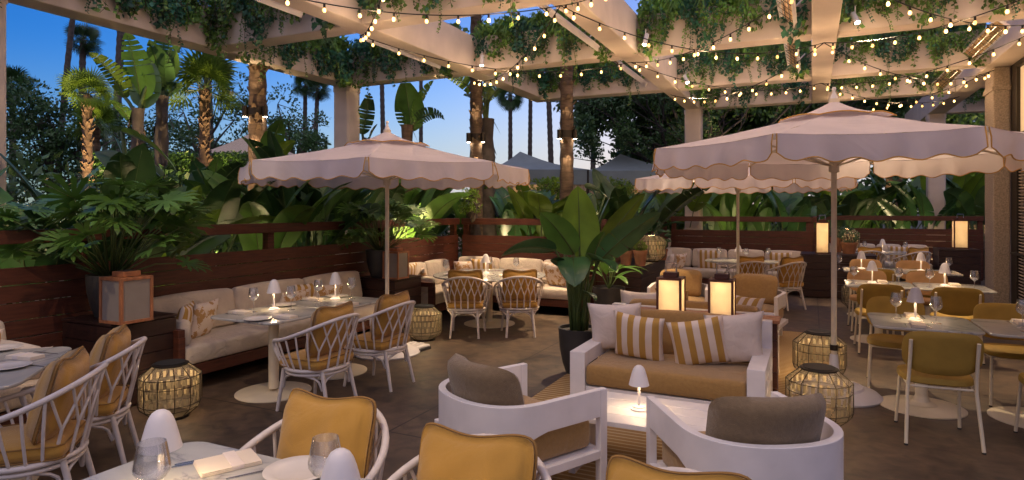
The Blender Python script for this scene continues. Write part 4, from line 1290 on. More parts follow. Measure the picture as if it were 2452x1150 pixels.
# corner bench
pillow(AB(8.35, -5.55, .60), M_print, 'leaf print pillow at the left end of the far corner bench', RF + radians(35), .42, .42, .14, -14, seed=10)
pillow(AB(8.3, -5.75, .66), M_stripe, 'striped pillow tucked behind the leaf print one at the left end of the corner bench', RF + radians(10), .42, .42, .14, -14, seed=11)
pillow(AB(9.85, -5.6, .62), M_print, 'leaf print pillow in the angle of the corner bench, left of its lamp', RF + radians(-50), .46, .36, .14, -16, seed=12)
pillow(AB(9.95, -5.3, .64), M_stripe, 'striped pillow in the angle of the corner bench behind the lamp', ROT + pi + radians(10), .44, .40, .14, -16, seed=13)
pillow(AB(9.78, -3.85, .62), M_print, 'large leaf print pillow at the right end of the corner bench', ROT + pi + radians(-25), .50, .46, .16, -18, seed=14)
pillow(AB(9.72, -3.58, .58), M_stripe, 'striped pillow at the right arm of the corner bench beside the big plant', ROT + pi + radians(-35), .42, .42, .14, -25, seed=15)
# rear booth
pillow(AB(13.7, -2.55, .60), M_print, 'leaf print pillow at the left of the rear booth', RF + radians(-20), .46, .36, .14, -18, seed=16)
pillow(AB(13.4, -2.7, .60), M_offwhite, 'plain pillow at the left end of the rear booth', RF, .42, .36, .14, -18, seed=17)
pillow(AB(14.1, -2.0, .62), M_stripe, 'large striped pillow on the rear booth left of its lamp', ROT + pi, .50, .46, .15, -14, seed=18)
pillow(AB(14.1, -.6, .62), M_stripe, 'striped pillow on the rear booth behind its right glass', ROT + pi, .48, .44, .15, -14, seed=19)
pillow(AB(17.75, 1.9, .62), M_stripe, 'striped pillow on the farthest bench', ROT + pi, .5, .42, .15, -14, seed=20)

# ---------------------------------------------------------------- sofas
def make_sofa(label):
    t = thing('outdoor_sofa', label, 'sofa', group='white framed outdoor sofas')
    Wd, D = 1.52, .92
    f = MB(); f.b2(-Wd / 2 + .131, Wd / 2 - .131, .02, D - .02, .17, .25); f.b2(-Wd / 2 + .131, Wd / 2 - .131, .001, .07, .05, .17)
    f.build('seat_frame', M_white, t, bevel=.004)
    for s in (-1, 1):
        a = MB(); x = s * (Wd / 2 - .065)
        # side panel with the arm top, open under the arm as a thick frame
        a.b2(x - .065, x + .065, 0, .11, 0, .53); a.b2(x - .065, x + .065, .11, D - .10, .415, .53); a.b2(x - .065, x + .065, D - .10, D, 0, .76); a.b2(x - .055, x + .055, .11, D - .10, 0.0, .26)
        a.build('arm', M_white, t, bevel=.004)
    b = MB(); b.b2(-Wd / 2 + .131, Wd / 2 - .131, D - .08, D - .002, .10, .755); b.build('back_panel', M_white, t, bevel=.004)
    c = MB(); c.rbox((0, .40, .345), (Wd - .265, .80, .17), .035, crown=.018, wob=.002); c.build('seat_cushion', M_taupe, t, smooth=True, weld=True)
    c = MB(); c.rbox((0, D - .19, .60), (Wd - .27, .17, .38), .05, crown=.022, mtx=Matrix.Rotation(radians(-9), 3, 'X'), wob=.002); c.build('back_cushion', M_taupe, t, smooth=True, weld=True)
    return t
SOFA = Proto(make_sofa('x'))
SOFA.put(AB(4.97, -1.065), ROT, 'white framed sofa with ochre cushions facing us behind the coffee table')
SOFA.put(AB(7.12, -1.065), ROT + pi, 'rear white framed sofa turned away, behind the wooden lanterns')
pillow(AB(5.46, -1.57, .67), M_offwhite, 'plain white pillow at the left of the front sofa', ROT + pi + radians(8), .48, .46, .16, -14, 3, seed=30)
pillow(AB(5.28, -1.32, .635), M_stripe, 'ochre and white striped pillow on the left half of the front sofa', ROT + pi + radians(-6), .45, .43, .15, -17, -5, seed=31)
pillow(AB(5.28, -.83, .635), M_stripe, 'ochre and white striped pillow on the right half of the front sofa', ROT + pi + radians(14), .45, .43, .15, -17, 11, seed=32)
pillow(AB(5.42, -.57, .66), M_offwhite, 'plain white pillow at the right arm of the front sofa', ROT + pi + radians(22), .48, .46, .16, -14, 5, seed=33)
pillow(AB(6.55, -1.62, .64), M_offwhite, 'pillow peeking over the left of the rear sofa', ROT, .46, .44, .15, -12, seed=34)
pillow(AB(6.95, -.66, .62), M_stripe, 'striped pillow at the right arm of the rear sofa', ROT - radians(35), .46, .42, .15, -24, seed=35)
# console between the sofas
t = thing('console_cabinet', 'low redwood console between the two back to back sofas', 'console', AB(5.91, -1.06), ROT)
m = MB()
for k in range(5): m.b2(-.79, .79, .02, .26, .02 + .14 * k, .02 + .14 * k + .134)
m.build('board_panel', M_wood, t, bevel=.003)
m = MB(); m.b2(-.81, .81, .0, .28, .722, .75); m.build('top', M_teak, t, bevel=.003)

# ---------------------------------------------------------------- lounge armchairs
def make_armchair(bc=M_brown):
    t = thing('lounge_armchair', 'x', 'armchair', group='curved white lounge armchairs')
    hw, D, th = .41, .80, .045
    # centre line of the band: straight arms then a half ellipse round the back
    pts = []
    yb = -.02
    pts.append((hw - th / 2, .40))
    pts.append((hw - th / 2, .2))
    for k in range(25):
        a = pi * k / 24
        e = 2.35
        c, s_ = cos(a), sin(a)
        pts.append(((hw - th / 2) * math.copysign(abs(c) ** (2 / e), c), yb - (.40 - th / 2 + yb) * abs(s_) ** (2 / e)))
    pts.append((-hw + th / 2, .2)); pts.append((-hw + th / 2, .40))
    b = MB(); N = len(pts); ring = []
    for i, (x, y) in enumerate(pts):
        p = Vector((x, y, 0)); q0 = Vector((*pts[max(0, i - 1)], 0)); q1 = Vector((*pts[min(N - 1, i + 1)], 0))
        tn = (q1 - q0).normalized(); nm = Vector((tn.y, -tn.x, 0))
        s = i / (N - 1); back = sin(pi * s)
        zt = .62; zb = .455 - .09 * min(1, max(0, back - .25) / .5)
        ring.append([p + nm * th / 2 + Vector((0, 0, zb)), p + nm * th / 2 + Vector((0, 0, zt)), p - nm * th / 2 + Vector((0, 0, zt)), p - nm * th / 2 + Vector((0, 0, zb))])
    vs = [v for r in ring for v in r]; fs = []
    for i in range(N - 1):
        for k in range(4):
            l = (k + 1) % 4; fs.append((i * 4 + k, i * 4 + l, (i + 1) * 4 + l, (i + 1) * 4 + k))
    fs += [(3, 2, 1, 0), tuple((N - 1) * 4 + k for k in range(4))]
    b.add(vs, fs)
    b.build('back_band', M_white, t, smooth=35, bevel=.003)
    for sx in (-1, 1):
        l = MB(); l.b2(sx * hw - (th if sx > 0 else 0), sx * hw + (0 if sx > 0 else th), .401, .46, 0, .62); l.build('front_leg', M_white, t, bevel=.004)
        l = MB(); l.b2(sx * .30 - .022, sx * .30 + .022, -.33, -.285, 0, .40); l.build('rear_leg', M_white, t, bevel=.003)
    r = MB(); r.b2(-hw + .002, -hw + .04, -.25, .40, .20, .25); r.b2(hw - .04, hw - .002, -.25, .40, .20, .25); r.b2(-hw + .046, hw - .046, .40, .44, .20, .25); r.b2(-.3, .3, -.33, -.29, .20, .25)
    r.b2(-hw + .041, hw - .041, -.285, .398, .235, .25)
    r.build('seat_rail', M_white, t, bevel=.003)
    c = MB(); c.rbox((0, .06, .345), (.70, .66, .18), .04, crown=.018, wob=.002); c.build('seat_cushion', M_taupe, t, smooth=True, weld=True)
    c = MB(); n = 22; nz = 12; Wc, Hc = .31, .20
    def mp(u, v, sg):
        kk = ((abs(u) ** 6 + abs(v) ** 6) ** (1 / 6)) / max(abs(u), abs(v)) if (u or v) else 1
        u, v = u / kk, v / kk; m9 = max(abs(u), abs(v)) * kk / 1.0
        x = Wc * u * (1 - .04 * (1 - v * v) * abs(u) - .03 * (v < 0) * abs(v)); z = Hc * v * (1 - .05 * abs(u) ** 3)
        yb_ = -.255 + .14 * (abs(u) ** 2.2)
        th_ = .088 * max(0, 1 - min(1, (abs(u) ** 6 + abs(v) ** 6)) ** .8) ** .5
        th_ += .006 * noise.noise(Vector((u * 3, v * 2, sg * 4)))* (1 - abs(u) ** 6) * (1 - abs(v) ** 6)
        return Vector((x, yb_ + sg * th_ - .05 * v, .625 + z))
    for sg in (-1, 1):
        vs = [mp(-1 + 2 * i / n, -1 + 2 * j / nz, sg) for i in range(n + 1) for j in range(nz + 1)]
        fs = []
        for i in range(n):
            for j in range(nz):
                q = (i * (nz + 1) + j, (i + 1) * (nz + 1) + j, (i + 1) * (nz + 1) + j + 1, i * (nz + 1) + j + 1)
                fs.append(q if sg < 0 else q[::-1])
        c.add(vs, fs)
    c.build('back_cushion', bc, t, smooth=True, weld=True)
    return t
ARM = Proto(make_armchair()); ARMT = Proto(make_armchair(M_taupe))
ARM.put((-.03, 3.91, 0), facing(.79, .61), 'curved white armchair left of the coffee table, taupe back cushion, turned to the sofa')
ARM.put((1.25, 3.30, 0), facing(-.12, .99), 'curved white armchair at the bottom right, brown back cushion, back to us')
ARMT.put(AB(9.28, -1.72), ROT + pi + radians(6), 'rear lounge armchair facing us, left of two, behind the lit lantern')
ARMT.put(AB(8.98, -.72), ROT + pi + radians(-8), 'rear lounge armchair facing us, right of two, clear of the lanterns')
pillow(AB(8.75, -1.72, .50), M_taupe, 'ochre pillow on the rear left armchair', ROT + pi, .46, .3, .14, -30, seed=40)

# ---------------------------------------------------------------- coffee table and rug
t = thing('coffee_table', 'low white slatted coffee table before the front sofa', 'table', AB(4.135, -.90), ROT)
m = MB()
for k in range(4): m.b2(-.57, .57, -.315 + k * .158, -.315 + k * .158 + .154, .36, .39)
m.build('table_top', M_white, t, bevel=.003)
for s in (-1, 1):
    m = MB(); m.b2(s * .50 - .022, s * .50 + .022, -.29, .29, .0, .359); m.build('side_panel', M_white, t, bevel=.003)
m = MB(); rg = random.Random(2)
nx, ny = 30, 60
m.b2(-1.23, 1.23, -3.4, 3.4, .0, .009)
r_ = m.build('striped_rug', M_rug, None, bevel=.004)
r_.location = AB(6.2, -1.06, .004); r_.rotation_euler = (0, 0, ROT)
tag(r_, 'ochre and cream striped woven rug under the lounge group', 'rug')

# ---------------------------------------------------------------- planter boxes
def planter_box(a0, a1, b0, b1, h, label):
    t = thing('planter_box', label, 'planter box', AB((a0 + a1) / 2, (b0 + b1) / 2), ROT, 'dark redwood plinths')
    x, y = (b1 - b0) / 2, (a1 - a0) / 2
    m = MB(); n = round((h - .03) / .145); hh = (h - .045) / n
    for k in range(n): m.b2(-x + .008, x - .008, -y + .008, y - .008, .02 + k * hh, .02 + (k + 1) * hh - .006)
    m.build('board_side', M_dwood, t, bevel=.004)
    m = MB(); m.b2(-x, x, -y, y, h - .024, h); m.build('top', M_dwood, t, bevel=.004)
    return t
planter_box(3.33, 3.95, -6.0, -5.30, .75, 'dark redwood plinth at the left, under the bushy plant and square lantern')
planter_box(7.32, 8.0, -6.0, -5.30, .72, 'dark redwood plinth between the long left bench and the corner bench')
planter_box(9.85, 11.7, -3.02, -2.42, .80, 'long redwood plinth carrying terracotta pots and a glowing basket lantern')
planter_box(13.5, 14.3, -.2, 1.1, .84, 'dark redwood plinth behind the right dining rows, tall lit lantern on it')
planter_box(17.2, 18.0, 2.62, 3.42, .80, 'farthest dark redwood plinth by the stone pillar, tall lit lantern on it')
planter_box(19.3, 20.0, 3.9, 5.2, .92, 'reddish plinth beyond the last fence with a yellow basket on it')

# ---------------------------------------------------------------- square lanterns
def make_lantern(w, h, lit, frame, handle, cap=True):
    t = thing('square_lantern', 'x', 'lantern')
    z0 = .0; hw = w / 2; p = .022 * (w / .3) + .004
    f = MB()
    for sx in (-1, 1):
        for sy in (-1, 1):
            f.b2(sx * hw - (p if sx > 0 else 0), sx * hw + (0 if sx > 0 else p), sy * hw - (p if sy > 0 else 0), sy * hw + (0 if sy > 0 else p), z0, h)
    for z in (z0 + .001, h - p - .001):
        f.b2(-hw + p, hw - p, -hw + .002, -hw + p - .001, z, z + p); f.b2(-hw + p, hw - p, hw - p + .001, hw - .002, z, z + p)
        f.b2(-hw + .002, -hw + p - .001, -hw + p, hw - p, z, z + p); f.b2(hw - p + .001, hw - .002, -hw + p, hw - p, z, z + p)
    f.b2(-hw + p, hw - p, -hw + p, hw - p, h - .012, h - .002)
    f.b2(-hw + p, hw - p, -hw + p, hw - p, .003, .010)
    f.build('frame', frame, t, bevel=.002)
    m_ = M_ltn if lit else M_ltno
    for s in (-1, 1):
        q = MB(); q.b2(-hw + p, hw - p, s * (hw - p * .6) - .002, s * (hw - p * .6) + .002, p, h - p); q.build('panel', m_, t)
        q = MB(); q.b2(s * (hw - p * .6) - .002, s * (hw - p * .6) + .002, -hw + p, hw - p, p, h - p); q.build('panel', m_, t)
    c = MB(); c.b2(-hw * .55, hw * .55, -hw * .5, hw * .5, h + .001, h + .045); c.build('cap', frame, t, bevel=.003)
    if not handle:
        c = MB(); c.b2(-hw * .4, hw * .4, -hw * .35, hw * .35, h + .046, h + .052); c.build('solar_panel', M_black, t)
    else:
        c = MB(); c.tube([(-hw * .42, 0, h + .045), (-hw * .42, 0, h + .13), (hw * .42, 0, h + .13), (hw * .42, 0, h + .045)], .008, 6); c.build('handle', M_chrome, t)
    if lit:
        point((0, 0, h * .80), lit * .19, (1, .70, .40), parent=t, r=.03); point((0, 0, h * .35), lit * .08, (1, .70, .40), parent=t, r=.03)
    return t
def lantern(args, p, rz, label):
    t = make_lantern(*args); t.location = p; t.rotation_euler = (0, 0, rz); t['label'] = label; return t
vp = W(303, 700, 5.42)
lantern((.29, .39, 0, M_teak, False), (vp.x, vp.y, .751), ROT + pi / 2, 'unlit teak framed square lantern on the left plinth beside the big pot')
vp = W(948, 650, 9.05)
lantern((.27, .39, 0, M_teak, False), (vp.x, vp.y, .721), ROT + pi / 2, 'unlit teak framed lantern on the plinth right of the left parasol pole')
vp = W(1607, 700, 5.78)
lantern((.225, .345, 3.0, M_wood, True), (vp.x, vp.y, .751), ROT, 'glowing dark framed lantern on the sofa console, left of two')
vp = W(1729, 700, 5.62)
lantern((.215, .345, 2.5, M_wood, True), (vp.x, vp.y, .751), ROT, 'glowing dark framed lantern on the sofa console, right of two')
vp = W(1969, 600, 12.45)
lantern((.25, .62, 5.0, M_wood, True), (vp.x, vp.y, .841), ROT, 'tall glowing lantern on the plinth left of the big parasol pole')
vp = W(2299, 600, 14.6)
lantern((.29, .66, 5.0, M_wood, True), (vp.x, vp.y, .801), ROT, 'tall glowing lantern on the farthest plinth beside the stone pillar')

# ---------------------------------------------------------------- basket lanterns
def make_basket():
    t = thing('basket_lantern', 'x', 'lantern', group='woven basket lanterns glowing from inside')
    prof = [(.145, .02), (.222, .085), (.236, .125), (.236, .345), (.135, .432)]
    n = 12
    w = MB()
    for (r, z) in prof: w.tube([(r * cos(2 * pi * k / n), r * sin(2 * pi * k / n), z) for k in range(n)], .0035, 5, closed=True)
    for z in (.27,): w.tube([(.236 * cos(2 * pi * k / n), .236 * sin(2 * pi * k / n), z) for k in range(n)], .003, 5, closed=True)
    for k in range(n):
        a = 2 * pi * k / n; w.tube([(r * cos(a), r * sin(a), z) for r, z in prof], .0032, 5)
    w.build('wire_frame', M_dark, t)
    s = MB(); NS = 168
    def pt(f, r, z):     # point on the twelve sided outline
        k = f * n; i = int(k) % n; u = k - int(k)
        a0, a1 = 2 * pi * i / n, 2 * pi * (i + 1) / n
        return Vector((r * (cos(a0) * (1 - u) + cos(a1) * u), r * (sin(a0) * (1 - u) + sin(a1) * u), z))
    for k in range(NS):
        f0 = (k + .0) / NS; f1 = (k + .46) / NS
        vs = []
        for (r, z) in prof: vs += [pt(f0, r - .003, z), pt(f1, r - .003, z)]
        s.add(vs, [(2 * i, 2 * i + 1, 2 * i + 3, 2 * i + 2) for i in range(len(prof) - 1)])
    s.build('outer_cords', M_cord, t)
    # inner weave: staggered little panels that catch the light
    s = MB(); rows = [(.226, .125, .228, .175), (.228, .205, .228, .255), (.228, .285, .228, .335)]
    for ri, (r0, z0, r1, z1) in enumerate(rows):
        M_ = 24
        for k in range(M_):
            f0 = (k + (.5 if ri % 2 else 0) + .08) / M_; f1 = f0 + .45 / M_
            s.add([pt(f0 % 1, r0 - .012, z0), pt(f1 % 1, r0 - .012, z0), pt(f1 % 1, r1 - .012, z1), pt(f0 % 1, r1 - .012, z1)], [(0, 1, 2, 3)])
    s.build('inner_weave', M_strand, t)
    c = MB(); c.lathe([(.001, .442), (.115, .442), (.117, .452), (.001, .454)], 32); c.build('solar_cap', M_black, t, smooth=40)
    c = MB(); c.lathe([(.118, .448), (.138, .442), (.140, .436), (.118, .436)], 32); c.build('top_ring', M_dark, t, smooth=40)
    c = MB(); c.lathe([(.001, .428), (.05, .428), (.05, .434), (.001, .434)], 20); c.build('led_disc', M_led, t)
    c = MB(); c.lathe([(.001, .0), (.145, .0), (.145, .018), (.001, .018)], 12); c.build('base', M_dark, t)
    point((0, 0, .40), .95, (1, .76, .46), .035, parent=t)
    return t
BK = Proto(make_basket())
def bk(px, d, z, label, rz=0.0, sc=1.0):
    v = W(px, 500, d); BK.put((v.x, v.y, z), rz, label, scale=sc)
bk(1015, 8.3, 0, 'glowing basket lantern on the floor right of the left parasol')
bk(408, 5.22, 0, 'glowing basket lantern on the floor before the left plinth', .1, 1.0)
bk(1961, 5.02, 0, 'glowing basket lantern on the floor behind the bottom right armchair, nearer of two', .05, 1.03)
bk(1962, 6.42, 0, 'glowing basket lantern on the floor behind the nearer one, by the parasol base', .2, 1.05)
bk(2052, 10.9, 0, 'basket lantern on the floor half hidden by the second row of tables', .2, 1.05)
bk(1560, 11.0, .801, 'yellow glowing basket lantern on the long plinth beside terracotta pots', .1, 1.05)
bk(2027, 13.2, .841, 'basket lantern behind the potted shrubs near the big parasol pole', .1, 1.05)
bk(2332, 16.6, .925, 'yellow basket lantern beyond the last fence beside the stone pillar', .1, 1.1)
# ================================================================ plants
def blade(b, p, az, el, L, Wd, droop=.5, fold=.25, tears=0, r=None, n=12, tipw=.9, twist=0.0, shape=1.0, roll=0.0):
    """paddle leaf starting at p: two half blades folded along a midrib, bending down towards the tip"""
    r = r or random
    pos = Vector(p); pts = []; dirs = []
    e = el
    for i in range(n + 1):
        pts.append(pos.copy())
        d = Vector((cos(e) * cos(az), cos(e) * sin(az), sin(e))); dirs.append(d)
        pos = pos + d * (L / n); e -= droop / n * (0.4 + 1.2 * i / n)
    side0 = Vector((-sin(az), cos(az), 0))
    cuts = set(r.sample(range(2, n), min(tears, n - 3))) if tears else set()
    for sg in (-1, 1):
        prev = None; sh = 0
        for i in range(n + 1):
            t = i / n
            w = Wd / 2 * (sin(pi * min(1, (t ** .75) * .97 + .03)) ** .62 if shape == 1.0 else sin(pi * min(1, t * .97 + .02)) ** shape)
            up = side0.cross(dirs[i]).normalized()
            if up.z < 0: up = -up
            RM = Matrix.Rotation(twist * t + roll, 3, dirs[i]); s = RM @ side0; up = RM @ up
            o = s * sg * w * cos(fold) + up * w * sin(fold)
            mid = pts[i] + o * .5 + up * w * .06
            edge = pts[i] + o - up * w * .18 * t
            cur = [pts[i], mid, edge]
            if prev is not None:
                if i - 1 in cuts:
                    g = (cur[2] - prev[2]) * .35; pv = [prev[0], prev[1] + g * .4, prev[2] + g]
                else: pv = prev
                vs = pv + cur
                fs = [(0, 1, 4, 3), (1, 2, 5, 4)]
                b.add(vs, fs if sg > 0 else [f[::-1] for f in fs])
            prev = cur
    return pts
def put_mesh(name, me, parent):
    o = bpy.data.objects.new(name, me); COL.objects.link(o)
    if parent is not None: o.parent = parent
    return o

def paddle_mesh(seed, nl=9, H=1.8, spread=.5, lw=.30, ll=.75):
    """bird of paradise like clump: upright stalks each with one paddle leaf"""
    r = random.Random(seed); b = MB(); s = MB()
    for i in range(nl):
        az = 2 * pi * i / nl + r.uniform(-.4, .4); tilt = r.uniform(.05, .45)
        h = H * r.uniform(.42, .72)
        p0 = Vector((r.uniform(-.08, .08), r.uniform(-.08, .08), 0))
        top = p0 + Vector((cos(az) * h * tilt * 1.1, sin(az) * h * tilt * 1.1, h))
        mid = p0.lerp(top, .5) + Vector((-cos(az), -sin(az), 0)) * h * tilt * .18
        s.tube([p0, mid, top], [.018, .014, .009], 6)
        L = ll * r.uniform(.8, 1.25)
        pts = blade(b, top, az, radians(90) - tilt * 1.2 - r.uniform(.0, .35), L, lw * r.uniform(.8, 1.2), droop=r.uniform(.2, 1.2), fold=r.uniform(.05, .4), tears=r.choice([0, 1, 2, 4]), r=r, roll=r.uniform(-.8, .8), twist=r.uniform(-.3, .3))
        s.tube([q - Vector((0, 0, .004)) for q in pts[:-1]], [.008 * (1 - k / len(pts)) + .001 for k in range(len(pts) - 1)], 4)
    return b, s
PAD = []
for sd, mm in ((1, M_leaf), (2, M_leafd), (3, M_leafb), (4, M_leafy), (5, M_leafd)):
    b, s = paddle_mesh(sd, 12, 2.05, lw=.42, ll=.95)
    PAD.append((b.mesh('leaves', mm, 50), s.mesh('stalks', M_stem, True)))
pc = [0]
def paddle(p, sc, label, k=None, rz=None):
    i = pc[0] % 5 if k is None else k; pc[0] += 1
    t = thing('bird_of_paradise', label, 'plant', p, rz if rz is not None else pc[0] * 1.3, 'paddle leaved plants beyond the fence')
    t.scale = (sc, sc, sc)
    put_mesh('foliage', PAD[i][0], t); put_mesh('stalk', PAD[i][1], t)
    return t

def philo_mesh(seed, n=34, H=.95, Rr=.85):
    r = random.Random(seed); b = MB(); s = MB()
    for i in range(n):
        az = r.uniform(0, 2 * pi); k = (i + .5) / n
        el = radians(84 - 68 * k + r.uniform(-8, 8))
        l = (H * (1 - k) + Rr * k) * r.uniform(.6, .95)
        p0 = Vector((cos(az) * .03, sin(az) * .03, 0)); d = Vector((cos(el) * cos(az), cos(el) * sin(az), sin(el)))
        tip = p0 + d * l
        s.tube([p0, p0 + d * l * .55 + Vector((0, 0, .05)), tip], [.009, .007, .005], 5)
        # deeply cut leaf: fingers radiating from the stalk end, longest in the middle
        L = r.uniform(.22, .32); ld = (Vector((cos(az), sin(az), 0)) * (.35 + .65 * cos(el)) + Vector((0, 0, r.uniform(-.35, .45)))).normalized()
        side = ld.cross(Vector((0, 0, 1))).normalized()
        side = Matrix.Rotation(r.uniform(-.7, .7), 3, ld) @ side; up = side.cross(ld)
        for j in range(13):
            a = radians(-138 + 276 * j / 12 + r.uniform(-5, 5))
            fd = (ld * cos(a) + side * sin(a)).normalized()
            fl = L * (.50 + .50 * cos(a * .62)) * r.uniform(.88, 1.1)
            sd = (side * cos(a) - ld * sin(a)) * L * .068
            d1 = (fd + up * .12).normalized(); d2 = (fd - Vector((0, 0, .28))).normalized()
            q0 = tip; m1 = q0 + d1 * fl * .45; m2 = m1 + fd * fl * .28; e = m2 + d2 * fl * .30
            b.add([q0 - sd * .5, q0 + sd * .5, m1 + sd * .95, m1 - sd * .95, m2 + sd * 1.15 + fd * .02, m2 - sd * 1.15 + fd * .02, e], [(0, 1, 2, 3), (3, 2, 4, 5), (5, 4, 6)])
            if j % 2: b.add([m2 + sd * .3, m2 + sd * 1.0, m2 + sd * 2.3 + fd * fl * .22], [(0, 1, 2)]); b.add([m2 - sd * .3, m2 - sd * 1.0, m2 - sd * 2.3 + fd * fl * .22], [(0, 2, 1)])
        s.tube([tip, tip + ld * L * .9 - Vector((0, 0, 1)) * .1 * L], [.004, .002], 4)
    return b, s
def pot(parent, r0, h, m=M_pot, lip=True, nm='pot'):
    b = MB()
    b.lathe([(.001, .0), (r0 * .62, .0), (r0 * .80, h * .25), (r0 * .94, h * .6), (r0, h), (r0 * .93, h), (r0 * .90, h * .93), (.001, h * .92)], 40)
    o = b.build(nm, m, parent, smooth=40)
    s = MB(); s.lathe([(.001, h * .93), (r0 * .89, h * .925)], 24); s.build('soil', M_soil, parent)
    return o
def potted_philo(p, label, seed, r0, h, sc, n=34, H=1.0, Rr=.9):
    t = thing('potted_philodendron', label, 'potted plant', p, 0)
    pot(t, r0, h)
    b, s = philo_mesh(seed, n, H, Rr)
    for nm, me in (('foliage', b.mesh('leaves', [M_leafy if False else M_leaf], None)), ('stalk', s.mesh('stalks', M_stem, True))):
        o = put_mesh(nm, me, t); o.location = (0, 0, h * .9); o.scale = (sc, sc, sc)
    return t
potted_philo(tuple(AB(3.60, -5.72)[:2]) + (.751,), 'bushy cut leaf plant in a dark round pot on the left plinth', 8, .20, .38, 1.0, 52, 1.02, .95)
potted_philo(tuple(AB(7.55, -5.72)[:2]) + (.721,), 'bushy cut leaf plant in a dark pot behind the left parasol pole', 9, .22, .40, .92, 44, .95, .85)

# ---- the big paddle leaved plant in the dark pot, leaf by leaf
base = Vector(((1388 - 1226) / F * 6.6, 6.6, 0))
t = thing('potted_bird_of_paradise', 'big paddle leaved plant in a black pot left of the front sofa', 'potted plant', base, 0)
pot(t, .225, .48, M_black if False else M_pot)
def aimed_leaf(t, base_px, tip_px, d0, d1, w, mm, root=None, z0=.45, droop=.35, fold=.3, tears=0, rr=random.Random(4), stem=True, sr=.011, twist=0.0, org=None, shape=1.0, name='leaf', roll=None):
    """leaf whose blade runs between two seen points at depths d0, d1; d... are real distances"""
    org = org if org is not None else Vector(t.location)
    p0 = W(*base_px, d0) - org; p1 = W(*tip_px, d1) - org
    v = p1 - p0; L = v.length * 1.04
    if roll is None: roll = -1.0 * v.x / max(.01, v.length) * (1 if v.z > 0 or True else -1)
    az = math.atan2(v.y, v.x); el = math.asin(max(-1, min(1, v.z / v.length)))
    b = MB(); pts = blade(b, p0, az, el + droop * .55, L, w, droop=droop, fold=fold, tears=tears, r=rr, n=14, twist=twist, shape=shape, roll=roll)
    o = b.build(name, mm, t, smooth=50)
    s = MB(); up_ = Vector((0, 0, -.004))
    s.tube([q + up_ for q in pts], [.010 * (1 - k / len(pts)) + .0015 for k in range(len(pts))], 5)
    if stem:
        rt = root if root is not None else Vector((rr.uniform(-.06, .06), rr.uniform(-.06, .06), z0))
        mid = rt.lerp(p0, .55) + Vector((0, 0, .18 * (p0 - rt).length))
        cp = [rt.lerp(mid, k / 5).lerp(mid.lerp(p0, k / 5), k / 5) for k in range(6)]
        s.tube(cp, [sr * 1.4 - .0009 * k for k in range(6)], 6)
    s.build('midrib', M_stem, o, smooth=True)
    return o
rr = random.Random(4)
aimed_leaf(t, (1388, 615), (1382, 452), 6.5, 6.45, .44, M_leafy, fold=.15, droop=.12, rr=rr)
aimed_leaf(t, (1375, 608), (1290, 522), 6.5, 6.2, .30, M_leaf, fold=.15, droop=.4, rr=rr, roll=.9)
aimed_leaf(t, (1420, 595), (1462, 478), 6.7, 6.8, .36, M_leafb, fold=.25, droop=.15, rr=rr, roll=-.5)
aimed_leaf(t, (1440, 590), (1545, 470), 6.5, 6.5, .25, M_leafy, fold=.2, droop=.15, rr=rr, roll=-1.0)
aimed_leaf(t, (1435, 625), (1586, 524), 6.3, 6.0, .29, M_leafb, fold=.12, droop=.35, tears=2, rr=rr, roll=-.9)
aimed_leaf(t, (1330, 600), (1205, 642), 6.3, 6.0, .24, M_leafb, fold=.2, droop=.9, rr=rr, roll=.7)
aimed_leaf(t, (1372, 618), (1376, 700), 6.35, 5.95, .33, M_leafb, fold=.25, droop=.7, rr=rr)
aimed_leaf(t, (1420, 622), (1470, 668), 6.3, 5.9, .28, M_leafb, fold=.3, droop=.8, rr=rr)
aimed_leaf(t, (1405, 560), (1420, 470), 6.8, 7.0, .24, M_leafd, fold=.4, droop=.2, rr=rr)
aimed_leaf(t, (1448, 470), (1400, 462), 6.9, 7.2, .22, M_leafb, fold=.2, droop=.8, rr=rr, stem=True)
aimed_leaf(t, (1350, 640), (1318, 632), 6.3, 6.1, .12, M_leafd, fold=.3, droop=.7, rr=rr)
aimed_leaf(t, (1400, 700), (1425, 730), 6.4, 6.2, .13, M_leafb, fold=.3, droop=.9, rr=rr)
aimed_leaf(t, (1412, 640), (1450, 560), 6.5, 6.3, .17, M_leaf, fold=.5, droop=.3, rr=rr)
sm = MB()
for k in range(11):
    a = rr.uniform(0, 6.28); x, y = rr.uniform(-.09, .09), rr.uniform(-.07, .07)
    sm.tube([(x, y, .42), (x * 1.3, y * 1.3, .75), (x * 1.6 + rr.uniform(-.03, .03), y * 1.6, rr.uniform(.95, 1.25))], [.017, .014, .010], 6)
sm.build('stalk', M_stem, t, smooth=True)
# second pot behind
v = W(1458, 500, 9.7)
t = thing('potted_bird_of_paradise', 'smaller potted plant in a grey planter behind the big one', 'potted plant', (v.x, v.y, 0), 0)
pot(t, .25, .52)
for k in range(12):
    a = k * 2.4; e = radians(rr.uniform(5, 70)); d0 = 9.7
    p = Vector((cos(a) * .12, sin(a) * .12, .62 + .25 * rr.random()))
    b = MB(); blade(b, p, a, e, rr.uniform(.35, .55), .14, droop=1.0, fold=.3, tears=rr.choice([0, 3]), r=rr); o = b.build('leaf', M_leaf, t, smooth=50)
    s = MB(); s.tube([(0, 0, .48), tuple(p)], .007, 5); s.build('leaf_stalk', M_stem, o)

